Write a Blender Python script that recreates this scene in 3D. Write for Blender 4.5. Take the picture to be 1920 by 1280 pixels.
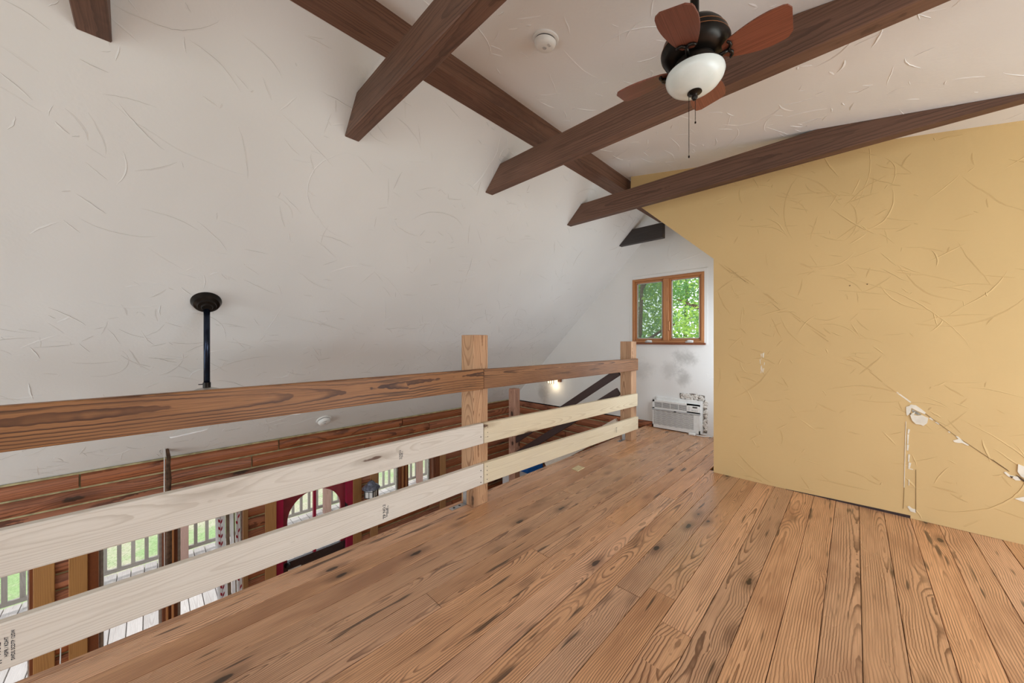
import bpy, bmesh, math, random
from mathutils import Vector, Matrix, noise as mnoise
random.seed(7)
sc = bpy.context.scene
COL = sc.collection
for o in list(bpy.data.objects): bpy.data.objects.remove(o)

# ------------------------------------------------------------------ camera, world, lights, exposure
H = 1.2                                   # eye height above the loft floor
YAW = math.atan(643 / 660)
cd = bpy.data.cameras.new('camera'); cam = bpy.data.objects.new('camera', cd); COL.objects.link(cam)
cd.sensor_width = 36; cd.lens = 36 * 660 / 1920; cd.shift_y = -2 / 1920; cd.clip_start = 0.05; cd.clip_end = 300
cam.location = (0, 0, H); cam.rotation_euler = (math.pi / 2, 0, YAW)
sc.camera = cam
w = bpy.data.worlds.new('overcast_sky'); sc.world = w; w.use_nodes = True
bg = w.node_tree.nodes['Background']; bg.inputs[0].default_value = (0.88, 0.945, 1.0, 1); bg.inputs[1].default_value = 2.7

def area(name, loc, rot, sx, sy, power, color=(1, 1, 1)):
    d = bpy.data.lights.new(name, 'AREA'); d.shape = 'RECTANGLE'; d.size = sx; d.size_y = sy; d.energy = power; d.color = color
    o = bpy.data.objects.new(name, d); COL.objects.link(o); o.location = loc; o.rotation_euler = rot
    return o
sun = bpy.data.lights.new('sun', 'SUN'); sun.energy = 2.6; sun.angle = math.radians(8); sun.color = (1, .96, .9)
so = bpy.data.objects.new('sun', sun); COL.objects.link(so)
so.rotation_euler = Vector((0.45, 0.55, -0.85)).to_track_quat('-Z', 'Y').to_euler()
# daylight of the tall glazed gable behind the camera (loft level and great room) and of the side window
R90 = math.pi / 2
DAY = (.80, .905, 1)
area('daylight_gable_loft', (0.2, -3.28, 1.35), (R90, 0, 0), 3.4, 1.7, 39, DAY)
area('daylight_gable_hall', (-3.4, -3.28, -0.6), (R90, 0, 0), 2.0, 3.0, 92, DAY)
area('daylight_side_window', (2.5, 1.85, 1.00), (0, R90, 0), 1.3, 2.9, 90, DAY)
area('added_passage_fill', (-.935, 4.30, 1.10), (0, R90, 0), 1.4, .9, 18, DAY)  # added fill light facing into the passage; the wall behind has no window
sc.view_settings.view_transform = 'Standard'; sc.view_settings.look = 'None'
sc.view_settings.exposure = -0.44; sc.view_settings.gamma = 1.0; sc.view_settings.use_curve_mapping = False
sc.cycles.max_bounces = 6; sc.cycles.diffuse_bounces = 5; sc.cycles.adaptive_threshold = .06; sc.cycles.transparent_max_bounces = 16
sc.cycles.sample_clamp_indirect = 8

# ------------------------------------------------------------------ node helpers
class NT:
    def __init__(s, mat):
        s.nt = mat.node_tree; s.n = s.nt.nodes; s.l = s.nt.links
    def node(s, t, **kw):
        n = s.n.new(t)
        for k, v in kw.items(): setattr(n, k, v)
        return n
    def set(s, sock, v):
        if hasattr(v, 'is_linked') or isinstance(v, bpy.types.NodeSocket): s.l.new(v, sock)
        else: sock.default_value = v
    def math(s, op, a, b=0.0, c=0.0, clamp=False):
        n = s.node('ShaderNodeMath', operation=op, use_clamp=clamp)
        s.set(n.inputs[0], a); s.set(n.inputs[1], b); s.set(n.inputs[2], c); return n.outputs[0]
    def vmath(s, op, a, b=(0, 0, 0)):
        n = s.node('ShaderNodeVectorMath', operation=op); s.set(n.inputs[0], a); s.set(n.inputs[1], b)
        return n.outputs['Value'] if op in ('LENGTH', 'DISTANCE') else n.outputs[0]
    def noise(s, vec, scale, detail=2.0, rough=.5, dist=0.0):
        n = s.node('ShaderNodeTexNoise'); s.set(n.inputs['Vector'], vec); n.inputs['Scale'].default_value = scale
        n.inputs['Detail'].default_value = detail; n.inputs['Roughness'].default_value = rough; n.inputs['Distortion'].default_value = dist
        return n.outputs['Fac']
    def ramp(s, v, a, b, smooth=True, to0=0.0, to1=1.0):
        n = s.node('ShaderNodeMapRange', interpolation_type='SMOOTHSTEP' if smooth else 'LINEAR'); s.set(n.inputs[0], v)
        n.inputs[1].default_value = a; n.inputs[2].default_value = b; n.inputs[3].default_value = to0; n.inputs[4].default_value = to1
        return n.outputs[0]
    def mix(s, f, a, b, mode='MIX'):
        n = s.node('ShaderNodeMix', data_type='RGBA', blend_type=mode); s.set(n.inputs[0], f)
        for sock, v in ((n.inputs[6], a), (n.inputs[7], b)):
            s.set(sock, v if not isinstance(v, tuple) else (v + (1,) if len(v) == 3 else v))
        return n.outputs[2]
    def comb(s, x, y, z):
        n = s.node('ShaderNodeCombineXYZ'); s.set(n.inputs[0], x); s.set(n.inputs[1], y); s.set(n.inputs[2], z); return n.outputs[0]
    def sep(s, v):
        n = s.node('ShaderNodeSeparateXYZ'); s.set(n.inputs[0], v); return n.outputs
    def bump(s, h, strength=.3, dist=.01, normal=None):
        n = s.node('ShaderNodeBump'); n.inputs['Strength'].default_value = strength; n.inputs['Distance'].default_value = dist
        s.set(n.inputs['Height'], h)
        if normal is not None: s.set(n.inputs['Normal'], normal)
        return n.outputs[0]

def base_mat(name, color=(.8, .8, .8), rough=.5, metal=0.0, spec=.5, emit=None, estr=0.0, trans=0.0):
    m = bpy.data.materials.new(name); m.use_nodes = True
    b = m.node_tree.nodes['Principled BSDF']
    b.inputs['Base Color'].default_value = (*color, 1); b.inputs['Roughness'].default_value = rough
    b.inputs['Metallic'].default_value = metal; b.inputs['Specular IOR Level'].default_value = spec
    if emit: b.inputs['Emission Color'].default_value = (*emit, 1); b.inputs['Emission Strength'].default_value = estr
    if trans: b.inputs['Transmission Weight'].default_value = trans
    return m, b
def grainy(name, color, rough=.5, metal=0.0, amt=.12, scale=30.0, spec=.5, bump=0.0, **kw):
    """plain coloured surface with a little procedural unevenness"""
    m, b = base_mat(name, color, rough, metal, spec, **kw); t = NT(m)
    co = t.node('ShaderNodeTexCoord').outputs['Object']
    f = t.noise(co, scale, 3)
    t.l.new(t.mix(t.ramp(f, .3, .7), tuple(c * (1 - amt) for c in color), tuple(min(1, c * (1 + amt)) for c in color)), b.inputs['Base Color'])
    if bump: t.l.new(t.bump(f, bump, .004), b.inputs['Normal'])
    return m

def wood(name, light, dark, ring=110.0, rough=.5, spec=.4, knots=.55, knotcol=(.035, .018, .01), contrast=.75, blotch=.25,
         blotchcol=None, tint=.25, cath=.16, fine=.35, kscale=(1.1, 5.0), bump=.12, kr=.16, kz=0.0, pitch=0.0, slowx=.38, yoff=.09):
    """sawn softwood: growth rings about a wandering pith (cathedral arches), knots that bend them, fibre, per-board tint"""
    m, b = base_mat(name, light, rough, 0, spec); t = NT(m)
    tc = t.node('ShaderNodeTexCoord').outputs['Object']
    rnd = t.node('ShaderNodeObjectInfo').outputs['Random']
    off = t.comb(t.math('MULTIPLY', rnd, 37.0), t.math('MULTIPLY', rnd, 13.7), t.math('MULTIPLY', rnd, 5.3))
    p0 = t.sep(tc)
    P = t.vmath('ADD', tc, off); ps = t.sep(P)
    # knots: stretched cells in the board's own length/width
    kv = t.comb(t.math('MULTIPLY', ps[0], kscale[0]), t.math('MULTIPLY', ps[1], kscale[1]), t.math('MULTIPLY', ps[2], kz))
    vo = t.node('ShaderNodeTexVoronoi', feature='F1'); t.l.new(kv, vo.inputs['Vector']); vo.inputs['Scale'].default_value = 1.0
    keep = t.math('GREATER_THAN', t.sep(vo.outputs['Color'])[0], 1 - knots)
    kd = vo.outputs['Distance']
    wob = t.noise(P, 24.0, 1)
    kdn = t.math('ADD', kd, t.math('MULTIPLY', t.math('SUBTRACT', wob, .5), .10))
    knot = t.math('MULTIPLY', keep, t.ramp(kdn, kr * .8, kr * .5))
    halo = t.math('MULTIPLY', keep, t.ramp(kdn, kr * 2.4, kr * .7))
    bend = t.math('MULTIPLY', keep, t.ramp(kd, .62, .05))
    # rings
    slow = t.noise(t.vmath('MULTIPLY', P, (slowx, 1.2, 1.2)), 1.0, 1.5)
    slow2 = t.noise(t.vmath('MULTIPLY', P, (1.1, 7.0, 7.0)), 1.0, 1)
    yy = t.math('ADD', p0[1], t.math('MULTIPLY', t.math('SUBTRACT', t.math('FRACT', t.math('MULTIPLY', rnd, 29.7)), .5), yoff))
    zz = t.math('ADD', p0[2], t.math('MULTIPLY_ADD', t.math('SUBTRACT', slow, .5), cath * 2, .02))
    r = t.math('SQRT', t.math('ADD', t.math('MULTIPLY', yy, yy), t.math('MULTIPLY', zz, zz)))
    ph = t.math('MULTIPLY_ADD', r, ring, t.math('MULTIPLY', slow2, 2.2))
    ph = t.math('ADD', ph, t.math('MULTIPLY', bend, 3.0))
    ph = t.math('ADD', ph, t.math('MULTIPLY', wob, .35))
    saw = t.math('FRACT', ph)
    late = t.math('MULTIPLY', t.ramp(saw, .48, .90), t.ramp(saw, 1.0, .94))
    fib = t.noise(t.vmath('MULTIPLY', P, (5.0, 260.0, 260.0)), 1.0, 1)
    late = t.math('MULTIPLY', late, t.ramp(t.noise(t.vmath('MULTIPLY', P, (2.2, 9, 9)), 1.0, 1), .2, .75, to0=.35))
    late = t.math('MULTIPLY', late, contrast)
    col = t.mix(late, light, dark)
    col = t.mix(t.math('MULTIPLY', t.ramp(fib, .35, .75), fine), col, dark)
    bl = t.noise(t.vmath('MULTIPLY', P, (1.3, 4.5, 4.5)), 1.0, 3, .65)
    col = t.mix(t.math('MULTIPLY', t.ramp(bl, .45, .75), blotch), col, blotchcol or dark)
    if pitch:
        ws = t.noise(t.vmath('MULTIPLY', P, (2.2, 26.0, 26.0)), 1.0, 2, .6)
        col = t.mix(t.math('MULTIPLY', t.ramp(ws, .635, .71), pitch), col, knotcol)
    col = t.mix(t.math('MULTIPLY', halo, .5), col, tuple(d * .8 for d in dark))
    col = t.mix(t.math('MULTIPLY', knot, .9), col, knotcol)
    hv = t.node('ShaderNodeHueSaturation'); t.l.new(col, hv.inputs['Color'])
    t.l.new(t.ramp(rnd, 0, 1, False, 1 - tint * .55, 1 + tint * .5), hv.inputs['Value'])
    r2 = t.math('FRACT', t.math('MULTIPLY', rnd, 17.31))
    t.l.new(t.ramp(r2, 0, 1, False, 1 - tint * .22, 1 + tint * .22), hv.inputs['Saturation'])
    t.l.new(hv.outputs[0], b.inputs['Base Color'])
    if bump:
        t.l.new(t.bump(fib, bump, .003), b.inputs['Normal'])
    t.l.new(t.math('ADD', rough, t.math('MULTIPLY', t.math('SUBTRACT', bl, .5), .25)), b.inputs['Roughness'])
    return m

def plaster(name, color, strength=.35, stains=()):
    """matt hand-trowelled plaster: slow tone drift and fine grit (the trowel ledges are geometry)"""
    m, b = base_mat(name, color, .85, 0, .2); t = NT(m)
    P = t.node('ShaderNodeTexCoord').outputs['Object']
    t.l.new(t.bump(t.math('ADD', t.math('MULTIPLY', t.noise(P, 60.0, 1), .12), t.noise(P, 5.0, 0)), strength, .012), b.inputs['Normal'])
    col = t.mix(t.ramp(t.noise(P, .9, 2, .6), .35, .7), tuple(c * .94 for c in color), color)
    if stains: sn = t.math('MULTIPLY', t.math('SUBTRACT', t.noise(P, 9.0, 3, .7), .5), 1.5)
    for (c, rad, amt, scol) in stains:
        d = t.vmath('LENGTH', t.vmath('MULTIPLY', t.vmath('SUBTRACT', P, c), rad))
        col = t.mix(t.math('MULTIPLY', t.ramp(t.math('ADD', d, sn), 1.0, .1), amt), col, scol)
    t.l.new(col, b.inputs['Base Color'])
    return m

def glass_mat(name, tint=(1, 1, 1), haze=0.0):
    m = bpy.data.materials.new(name); m.use_nodes = True; t = NT(m); n = t.n
    for x in list(n): n.remove(x)
    out = n.new('ShaderNodeOutputMaterial'); tr = n.new('ShaderNodeBsdfTransparent'); gl = n.new('ShaderNodeBsdfGlossy'); mx = n.new('ShaderNodeMixShader')
    tr.inputs[0].default_value = (*tint, 1); gl.inputs['Roughness'].default_value = .02
    fr = n.new('ShaderNodeFresnel'); fr.inputs[0].default_value = 1.45
    no = t.noise(t.node('ShaderNodeTexCoord').outputs['Object'], 3.0, 2)
    t.l.new(t.math('MULTIPLY', fr.outputs[0], t.ramp(no, 0, 1, False, .75, .85)), mx.inputs[0])
    t.l.new(tr.outputs[0], mx.inputs[1]); t.l.new(gl.outputs[0], mx.inputs[2])
    if haze:
        df = n.new('ShaderNodeBsdfDiffuse'); df.inputs[0].default_value = (.35, .38, .36, 1); m2 = n.new('ShaderNodeMixShader'); m2.inputs[0].default_value = haze
        t.l.new(mx.outputs[0], m2.inputs[1]); t.l.new(df.outputs[0], m2.inputs[2]); t.l.new(m2.outputs[0], out.inputs[0])
    else: t.l.new(mx.outputs[0], out.inputs[0])
    return m

M = {}
WHITE = (.775, .77, .755)
M['white'] = plaster('white_plaster', WHITE)
M['ceil'] = plaster('ceiling_plaster', (.88, .875, .87))
M['ledge'] = grainy('plaster_ledge_shade', (.50, .48, .45), .9, amt=.2, scale=9)  # painted shade line for the steep face of the trowel ledges
M['ledge_ochre'] = grainy('ochre_ledge_shade_and_crease', (.50, .335, .145), .9, amt=.2, scale=9)  # painted ledge shade on the ochre wall; also colours the crease cracks
SM = (.16, .14, .12)
M['farwhite'] = plaster('gable_plaster', (.80, .785, .76), stains=(
    ((-1.60, 4.89, .97), (5, 1, 7), .42, SM), ((-1.78, 4.89, .80), (6, 1, 6), .24, SM), ((-1.62, 4.89, .70), (7, 1, 7), .40, SM),
    ((-2.2, 4.89, .78), (4, 1, 5), .2, SM), ((-3.98, 4.89, .27), (6, 1, 4), .28, SM)))
M['yellow'] = plaster('ochre_plaster', (.71, .50, .24))
M['drywall'] = grainy('torn_drywall_paper', (.80, .74, .62), .9, amt=.1, scale=18)
M['hole'] = grainy('dark_cavity', (.09, .055, .03), .9)
M['greyhole'] = grainy('grey_gypsum', (.33, .31, .26), .9, amt=.3, scale=40)
M['crack'] = grainy('crack_shadow', (.17, .10, .045), .9)
M['floor'] = wood('pine_floor', (.76, .43, .24), (.13, .050, .023), ring=118, rough=.30, spec=.5, knots=.68, contrast=.86, blotch=.6,
                  blotchcol=(.30, .13, .066), tint=.30, cath=.125, fine=.30, kscale=(2.5, 7.0), bump=.14, kr=.13, pitch=.8, yoff=.24)
M['newpine'] = wood('new_pine', (.78, .68, .49), (.46, .33, .19), ring=150, rough=.6, spec=.3, knots=.32, knotcol=(.12, .06, .035), contrast=.42, blotch=.3,
                    blotchcol=(.64, .55, .44), tint=.12, cath=.10, fine=.16, kscale=(1.5, 9.0), bump=.05, kr=.13)
M['newpine_pale'] = wood('new_pine_pale', (.76, .70, .62), (.45, .37, .29), ring=150, rough=.6, spec=.3, knots=.34, knotcol=(.12, .06, .04), contrast=.42, blotch=.35,
                         blotchcol=(.58, .50, .42), tint=.08, cath=.10, fine=.16, kscale=(1.5, 9.0), bump=.05, kr=.13)
M['handrail'] = wood('aged_rail', (.36, .165, .065), (.05, .016, .008), ring=95, rough=.5, spec=.4, knots=.4, contrast=1.0, blotch=.35,
                     blotchcol=(.16, .06, .022), tint=.2, cath=.13, fine=.4, kscale=(.9, 5), bump=.2, kr=.12, pitch=.5)
M['post'] = wood('fir_post', (.56, .335, .19), (.22, .095, .042), ring=85, rough=.55, spec=.3, knots=.5, contrast=.85, blotch=.15, tint=.15, cath=.22, fine=.25, kscale=(2.2, 5), bump=.1, kz=5.0, slowx=.9)
M['newel'] = wood('newel_fir', (.52, .30, .21), (.27, .125, .085), ring=75, rough=.6, spec=.3, knots=.6, contrast=.7, blotch=.1, tint=.1, cath=.25, fine=.25, kscale=(2.5, 4), kz=5.0, slowx=.9)
M['beam'] = wood('stained_beam', (.185, .092, .058), (.045, .021, .014), ring=70, rough=.55, spec=.35, knots=.35, contrast=.55, blotch=.4, blotchcol=(.055, .028, .018),
                 tint=.3, cath=.12, fine=.35, kscale=(.9, 3.5), bump=.15, kr=.1)
M['darkbeam'] = wood('charcoal_beam', (.055, .045, .042), (.028, .023, .022), ring=70, rough=.6, knots=.2, contrast=.4, tint=.2)
M['log'] = wood('log_siding', (.42, .15, .068), (.085, .024, .012), ring=60, rough=.45, spec=.45, knots=.6, contrast=.92, blotch=.3, tint=.3, cath=.2, fine=.3, kscale=(1.3, 4.5), bump=.1, kr=.14)
M['trim'] = wood('golden_trim', (.44, .225, .085), (.25, .11, .04), ring=90, rough=.5, knots=.3, contrast=.5, blotch=.25, tint=.2, cath=.14, fine=.25, kscale=(1.5, 5))
M['jamb'] = wood('red_stained_jamb', (.22, .068, .026), (.09, .026, .012), ring=120, rough=.4, knots=.0, contrast=.6, blotch=.2, tint=.15)
M['sash'] = wood('amber_sash', (.50, .22, .085), (.28, .10, .036), ring=120, rough=.4, knots=.0, contrast=.6, blotch=.2, tint=.1)
M['stairrail'] = wood('plum_stain', (.062, .032, .029), (.035, .018, .017), ring=70, rough=.5, knots=.1, contrast=.4, tint=.1)
M['deck'] = wood('grey_deck', (.50, .46, .44), (.26, .22, .20), ring=90, rough=.8, spec=.2, knots=.2, contrast=.5, blotch=.4, blotchcol=(.38, .33, .30), tint=.25)
M['deckrail'] = wood('grey_rail', (.36, .33, .30), (.20, .17, .15), ring=90, rough=.8, spec=.2, knots=.1, contrast=.4, tint=.2)
M['deckpost'] = wood('pinkish_post', (.42, .27, .23), (.25, .14, .11), ring=70, rough=.8, spec=.2, knots=.3, contrast=.4, tint=.2)
M['blade'] = wood('rosewood_blade', (.26, .085, .050), (.10, .028, .016), ring=240, rough=.35, spec=.5, knots=0, contrast=.7, blotch=.2, tint=.1, cath=.04, fine=.4, bump=.03)
M['bark'] = grainy('weathered_branch', (.10, .055, .032), .9, amt=.5, scale=25, bump=.6)
M['chink'] = grainy('chinking', (.42, .36, .20), .9, amt=.25, scale=14)
M['dark'] = grainy('oil_rubbed_bronze', (.022, .018, .015), .32, .75, amt=.3, scale=12)
M['copper'] = grainy('copper_edge', (.42, .20, .09), .35, .9)
M['black'] = grainy('black_paint', (.012, .012, .014), .4, amt=.2)
M['bluerod'] = grainy('gunmetal_rod', (.020, .028, .050), .22, .8, amt=.2)
M['zinc'] = grainy('zinc_plate', (.50, .52, .54), .35, .9, amt=.15)
M['alu'] = grainy('aluminium', (.50, .49, .46), .4, .6)
M['plastic'] = grainy('white_plastic', (.80, .80, .78), .45, amt=.02)
M['plasticgrey'] = grainy('grey_plastic', (.45, .45, .45), .4, amt=.05)
M['acwhite'] = grainy('appliance_white', (.78, .78, .76), .45, amt=.03)
M['slot'] = grainy('shadow_slot', (.05, .045, .04), .7)
M['frost'], _ = base_mat('frosted_bowl', (.80, .86, .82), .25, spec=.5); _.inputs['Subsurface Weight'].default_value = .25; _.inputs['Subsurface Radius'].default_value = (.02, .02, .02)
_t = NT(M['frost']); _t.l.new(_t.mix(_t.ramp(_t.noise(_t.node('ShaderNodeTexCoord').outputs['Object'], 14.0, 3), .3, .7), (.76, .82, .79), (.84, .88, .85)), _.inputs['Base Color'])
M['magenta'] = grainy('crimson_paint', (.33, .006, .045), .35, amt=.12, scale=8)
M['darkred'] = grainy('dull_red_paint', (.27, .028, .045), .4, amt=.15, scale=8)
M['umber'] = grainy('dark_kick_panel', (.035, .018, .018), .4, amt=.2)
M['cloth'] = grainy('white_cotton', (.80, .78, .78), .9, amt=.04, scale=12)
M['taupe'] = grainy('taupe_lining', (.30, .23, .17), .9, amt=.2, scale=9)
M['leafprint'] = grainy('red_leaf_print', (.42, .015, .04), .9)
M['slate'] = grainy('blue_grey_patina', (.16, .18, .24), .45, .3, amt=.4, scale=30)
M['lampglass'] = grainy('opal_glass', (.78, .78, .76), .3, amt=.04)
M['lit'] = grainy('lit_shade', (.9, .8, .6), .4, emit=(1, .82, .52), estr=2.2)
M['blue'] = grainy('cobalt_panel', (.008, .16, .62), .45, amt=.1, scale=10)
M['cabwhite'] = grainy('cabinet_white', (.72, .71, .70), .5, amt=.03)
M['paper'] = grainy('pale_card', (.66, .55, .33), .8, amt=.08)
M['ink'] = grainy('black_ink', (.02, .02, .03), .8, amt=.3, scale=200)
M['foam'] = grainy('crumbled_plaster', (.62, .58, .53), .95, amt=.25, scale=60, bump=.8)
M['foamdark'] = grainy('dark_mortar', (.20, .175, .15), .95, amt=.4, scale=50)
M['nail'] = grainy('dark_nail_head', (.05, .04, .035), .5, .5)
M['glass'] = glass_mat('window_glass')
M['screen'] = glass_mat('insect_screen', (.80, .84, .82), .16)
M['gypsum'] = grainy('white_scuff', (.70, .68, .66), .9, amt=.1, scale=60)

def grass_mat():
    m, b = base_mat('lawn', (.2, .3, .1), .95, 0, .1); t = NT(m); P = t.node('ShaderNodeTexCoord').outputs['Object']
    c = t.mix(t.ramp(t.noise(P, .9, 5, .65), .38, .62), (.50, .46, .34), (.30, .42, .19))
    c = t.mix(t.math('MULTIPLY', t.ramp(t.noise(P, 26.0, 3, .7), .45, .7), .6), c, (.16, .24, .09))
    t.l.new(c, b.inputs['Base Color']); t.l.new(t.bump(t.noise(P, 30, 3), .8, .05), b.inputs['Normal']); return m
M['grass'] = grass_mat()
def leaf_mat(name, a, c):
    m, b = base_mat(name, a, .5, 0, .3); t = NT(m); P = t.node('ShaderNodeTexCoord').outputs['Object']
    t.l.new(t.mix(t.ramp(t.noise(P, 2.2, 4, .6), .35, .65), a, c), b.inputs['Base Color'])
    out = t.n['Material Output']; tl = t.n.new('ShaderNodeBsdfTranslucent'); tl.inputs[0].default_value = (c[0] * 1.1, c[1] * 1.1, c[2] * .6, 1)
    mx = t.n.new('ShaderNodeMixShader'); mx.inputs[0].default_value = .4
    t.l.new(b.outputs[0], mx.inputs[1]); t.l.new(tl.outputs[0], mx.inputs[2]); t.l.new(mx.outputs[0], out.inputs[0]); return m
M['leaf_a'] = leaf_mat('bright_leaves', (.22, .42, .10), (.50, .70, .20))
M['leaf_b'] = leaf_mat('cool_leaves', (.12, .28, .13), (.28, .50, .24))

# ------------------------------------------------------------------ geometry helpers
PLOC = {}; PM = {}
def link(o, parent=None):
    COL.objects.link(o)
    if parent is not None:
        o.parent = parent; o.matrix_parent_inverse = (PM[parent.name] if parent.name in PM else Matrix.Translation(PLOC.get(parent.name, Vector((0, 0, 0))))).inverted()
    return o
def obj(name, bm, mat, parent=None, smooth=False, mw=None):
    me = bpy.data.meshes.new(name); bmesh.ops.recalc_face_normals(bm, faces=bm.faces); bm.to_mesh(me); bm.free()
    for mm in (mat if isinstance(mat, (list, tuple)) else [mat]): me.materials.append(M[mm] if isinstance(mm, str) else mm)
    if smooth: me.shade_smooth(); 
    o = bpy.data.objects.new(name, me)
    if mw is not None: o.matrix_world = mw
    link(o, parent)
    if mw is not None:
        PM[o.name] = mw.copy()
        if parent is not None: o.matrix_basis = mw
    return o
def tag(o, label, cat=None, group=None, kind=None):
    o['label'] = label
    if cat: o['category'] = cat
    if group: o['group'] = group
    if kind: o['kind'] = kind
    return o
def thing(name, label, cat, loc, group=None):
    o = bpy.data.objects.new(name, None); o.empty_display_size = .1; COL.objects.link(o); o.location = loc
    PLOC[o.name] = Vector(loc); return tag(o, label, cat, group)
def bx(bm, x0, x1, y0, y1, z0, z1, mi=0):
    v = [bm.verts.new(p) for p in ((x0, y0, z0), (x1, y0, z0), (x1, y1, z0), (x0, y1, z0), (x0, y0, z1), (x1, y0, z1), (x1, y1, z1), (x0, y1, z1))]
    for f in ((0, 3, 2, 1), (4, 5, 6, 7), (0, 1, 5, 4), (1, 2, 6, 5), (2, 3, 7, 6), (3, 0, 4, 7)): bm.faces.new([v[i] for i in f]).material_index = mi
    return v
def bevel(bm, r, seg=1):
    if r: bmesh.ops.bevel(bm, geom=list(bm.edges), offset=r, segments=seg, affect='EDGES', profile=.5)
    return bm
def box(name, x0, x1, y0, y1, z0, z1, mat, parent=None, r=0.0, seg=1):
    bm = bmesh.new(); bx(bm, x0, x1, y0, y1, z0, z1); bevel(bm, r, seg); return obj(name, bm, mat, parent)
def prism(name, poly, axis, a0, a1, mat, parent=None, r=0.0):
    """polygon given in the two other axes, extruded along axis from a0 to a1"""
    bm = bmesh.new(); prism_bm(bm, poly, axis, a0, a1); bevel(bm, r); return obj(name, bm, mat, parent)
def prism_bm(bm, poly, axis, a0, a1):
    def P(u, v, a): return {'x': (a, u, v), 'y': (u, a, v), 'z': (u, v, a)}[axis]
    A = [bm.verts.new(P(u, v, a0)) for u, v in poly]; B = [bm.verts.new(P(u, v, a1)) for u, v in poly]
    n = len(poly); bm.faces.new(A); bm.faces.new(B[::-1])
    for i in range(n): bm.faces.new((A[i], A[(i + 1) % n], B[(i + 1) % n], B[i]))
def board(name, p, q, up, wid, thk, mat, parent=None, r=.003, profile=None):
    """board from p to q (local X = length), wid along `up`, thk across"""
    p, q = Vector(p), Vector(q); X = (q - p); L = X.length; X.normalize(); Zv = X.cross(Vector(up)).normalized(); Y = Zv.cross(X)
    bm = bmesh.new()
    if profile is None: bx(bm, 0, L, -wid / 2, wid / 2, -thk / 2, thk / 2); bevel(bm, r)
    else:
        A = [bm.verts.new((0, u, v)) for u, v in profile]; B = [bm.verts.new((L, u, v)) for u, v in profile]; n = len(profile)
        bm.faces.new(A); bm.faces.new(B[::-1])
        for i in range(n): bm.faces.new((A[i], A[(i + 1) % n], B[(i + 1) % n], B[i]))
    mw = Matrix(((X.x, Y.x, Zv.x, p.x), (X.y, Y.y, Zv.y, p.y), (X.z, Y.z, Zv.z, p.z), (0, 0, 0, 1)))
    return obj(name, bm, mat, parent, mw=mw)
def lathe_bm(bm, prof, n=32, c=(0, 0, 0), mi=0):
    rings = []
    for r, z in prof:
        if r < 1e-6: rings.append([bm.verts.new((c[0], c[1], c[2] + z))])
        else: rings.append([bm.verts.new((c[0] + r * math.cos(2 * math.pi * i / n), c[1] + r * math.sin(2 * math.pi * i / n), c[2] + z)) for i in range(n)])
    for A, B in zip(rings, rings[1:]):
        for i in range(n):
            j = (i + 1) % n
            if len(A) == 1 and len(B) == 1: break
            vs = (A[0], B[j], B[i]) if len(A) == 1 else ((A[i], A[j], B[0]) if len(B) == 1 else (A[i], A[j], B[j], B[i]))
            bm.faces.new(vs).material_index = mi
    return rings
def lathe(name, prof, mat, parent=None, n=32, c=(0, 0, 0), smooth=True):
    bm = bmesh.new(); rings = lathe_bm(bm, prof, n, c)
    for Rr in (rings[0], rings[-1]):
        if len(Rr) > 2: bm.faces.new(Rr)
    o = obj(name, bm, mat, parent, smooth)
    if smooth: o.data.set_sharp_from_angle(angle=math.radians(40))
    return o
def tube_bm(bm, pts, rad, n=8, closed=True):
    pts = [Vector(p) for p in pts]; rr = rad if isinstance(rad, (list, tuple)) else [rad] * len(pts); prev = None; rings = []
    for i, p in enumerate(pts):
        d = (pts[min(i + 1, len(pts) - 1)] - pts[max(i - 1, 0)]).normalized()
        a = Vector((0, 0, 1)) if abs(d.z) < .9 else Vector((1, 0, 0))
        if prev is not None: a = prev
        u = (a - d * a.dot(d)).normalized(); v = d.cross(u); prev = u
        rings.append([bm.verts.new(p + (u * math.cos(2 * math.pi * k / n) + v * math.sin(2 * math.pi * k / n)) * rr[i]) for k in range(n)])
    for A, B in zip(rings, rings[1:]):
        for k in range(n): bm.faces.new((A[k], A[(k + 1) % n], B[(k + 1) % n], B[k]))
    if closed: bm.faces.new(rings[0][::-1]); bm.faces.new(rings[-1])
def tube(name, pts, rad, mat, parent=None, n=8):
    bm = bmesh.new(); tube_bm(bm, pts, rad, n); return obj(name, bm, mat, parent, True)
def text_mesh(name, lines, mat, parent, origin, ax, ay, size):
    """flat print: each (string, dx, dy, scale); ax / ay are the reading and up directions"""
    ax, ay = Vector(ax), Vector(ay); bm = bmesh.new()
    for s, dx, dy, k in lines:
        cu = bpy.data.curves.new('t', 'FONT'); cu.body = s; cu.size = size * k; cu.resolution_u = 2; cu.offset = size * k * .022
        to = bpy.data.objects.new('t', cu); COL.objects.link(to); dg = bpy.context.evaluated_depsgraph_get(); me = to.evaluated_get(dg).to_mesh()
        vs = [bm.verts.new(Vector(origin) + ax * (v.co.x + dx) + ay * (v.co.y + dy)) for v in me.vertices]
        for f in me.polygons:
            try: bm.faces.new([vs[i] for i in f.vertices])
            except ValueError: pass
        bpy.data.objects.remove(to); bpy.data.curves.remove(cu)
    return obj(name, bm, mat, parent)

# ------------------------------------------------------------------ room shell
RM, RC = .984, 4.725                      # left roof slope  z = RM*x + RC
CM, CC = -.188, 2.625                     # shallow ceiling  z = CM*x + CC
XR = (CC - RC) / (RM - CM)                # ridge x
ZR = RM * XR + RC
roof = lambda x: RM * x + RC
ceil = lambda x: CM * x + CC
XW, YE, YB, XS = -4.72, 4.89, -3.40, 2.60 # log wall face, far gable, back gable, right wall
ZL = -2.35                                # lower floor
YP = 3.578                                # ochre partition
XEDGE = -2.115
XB0_ = -1.93

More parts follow.
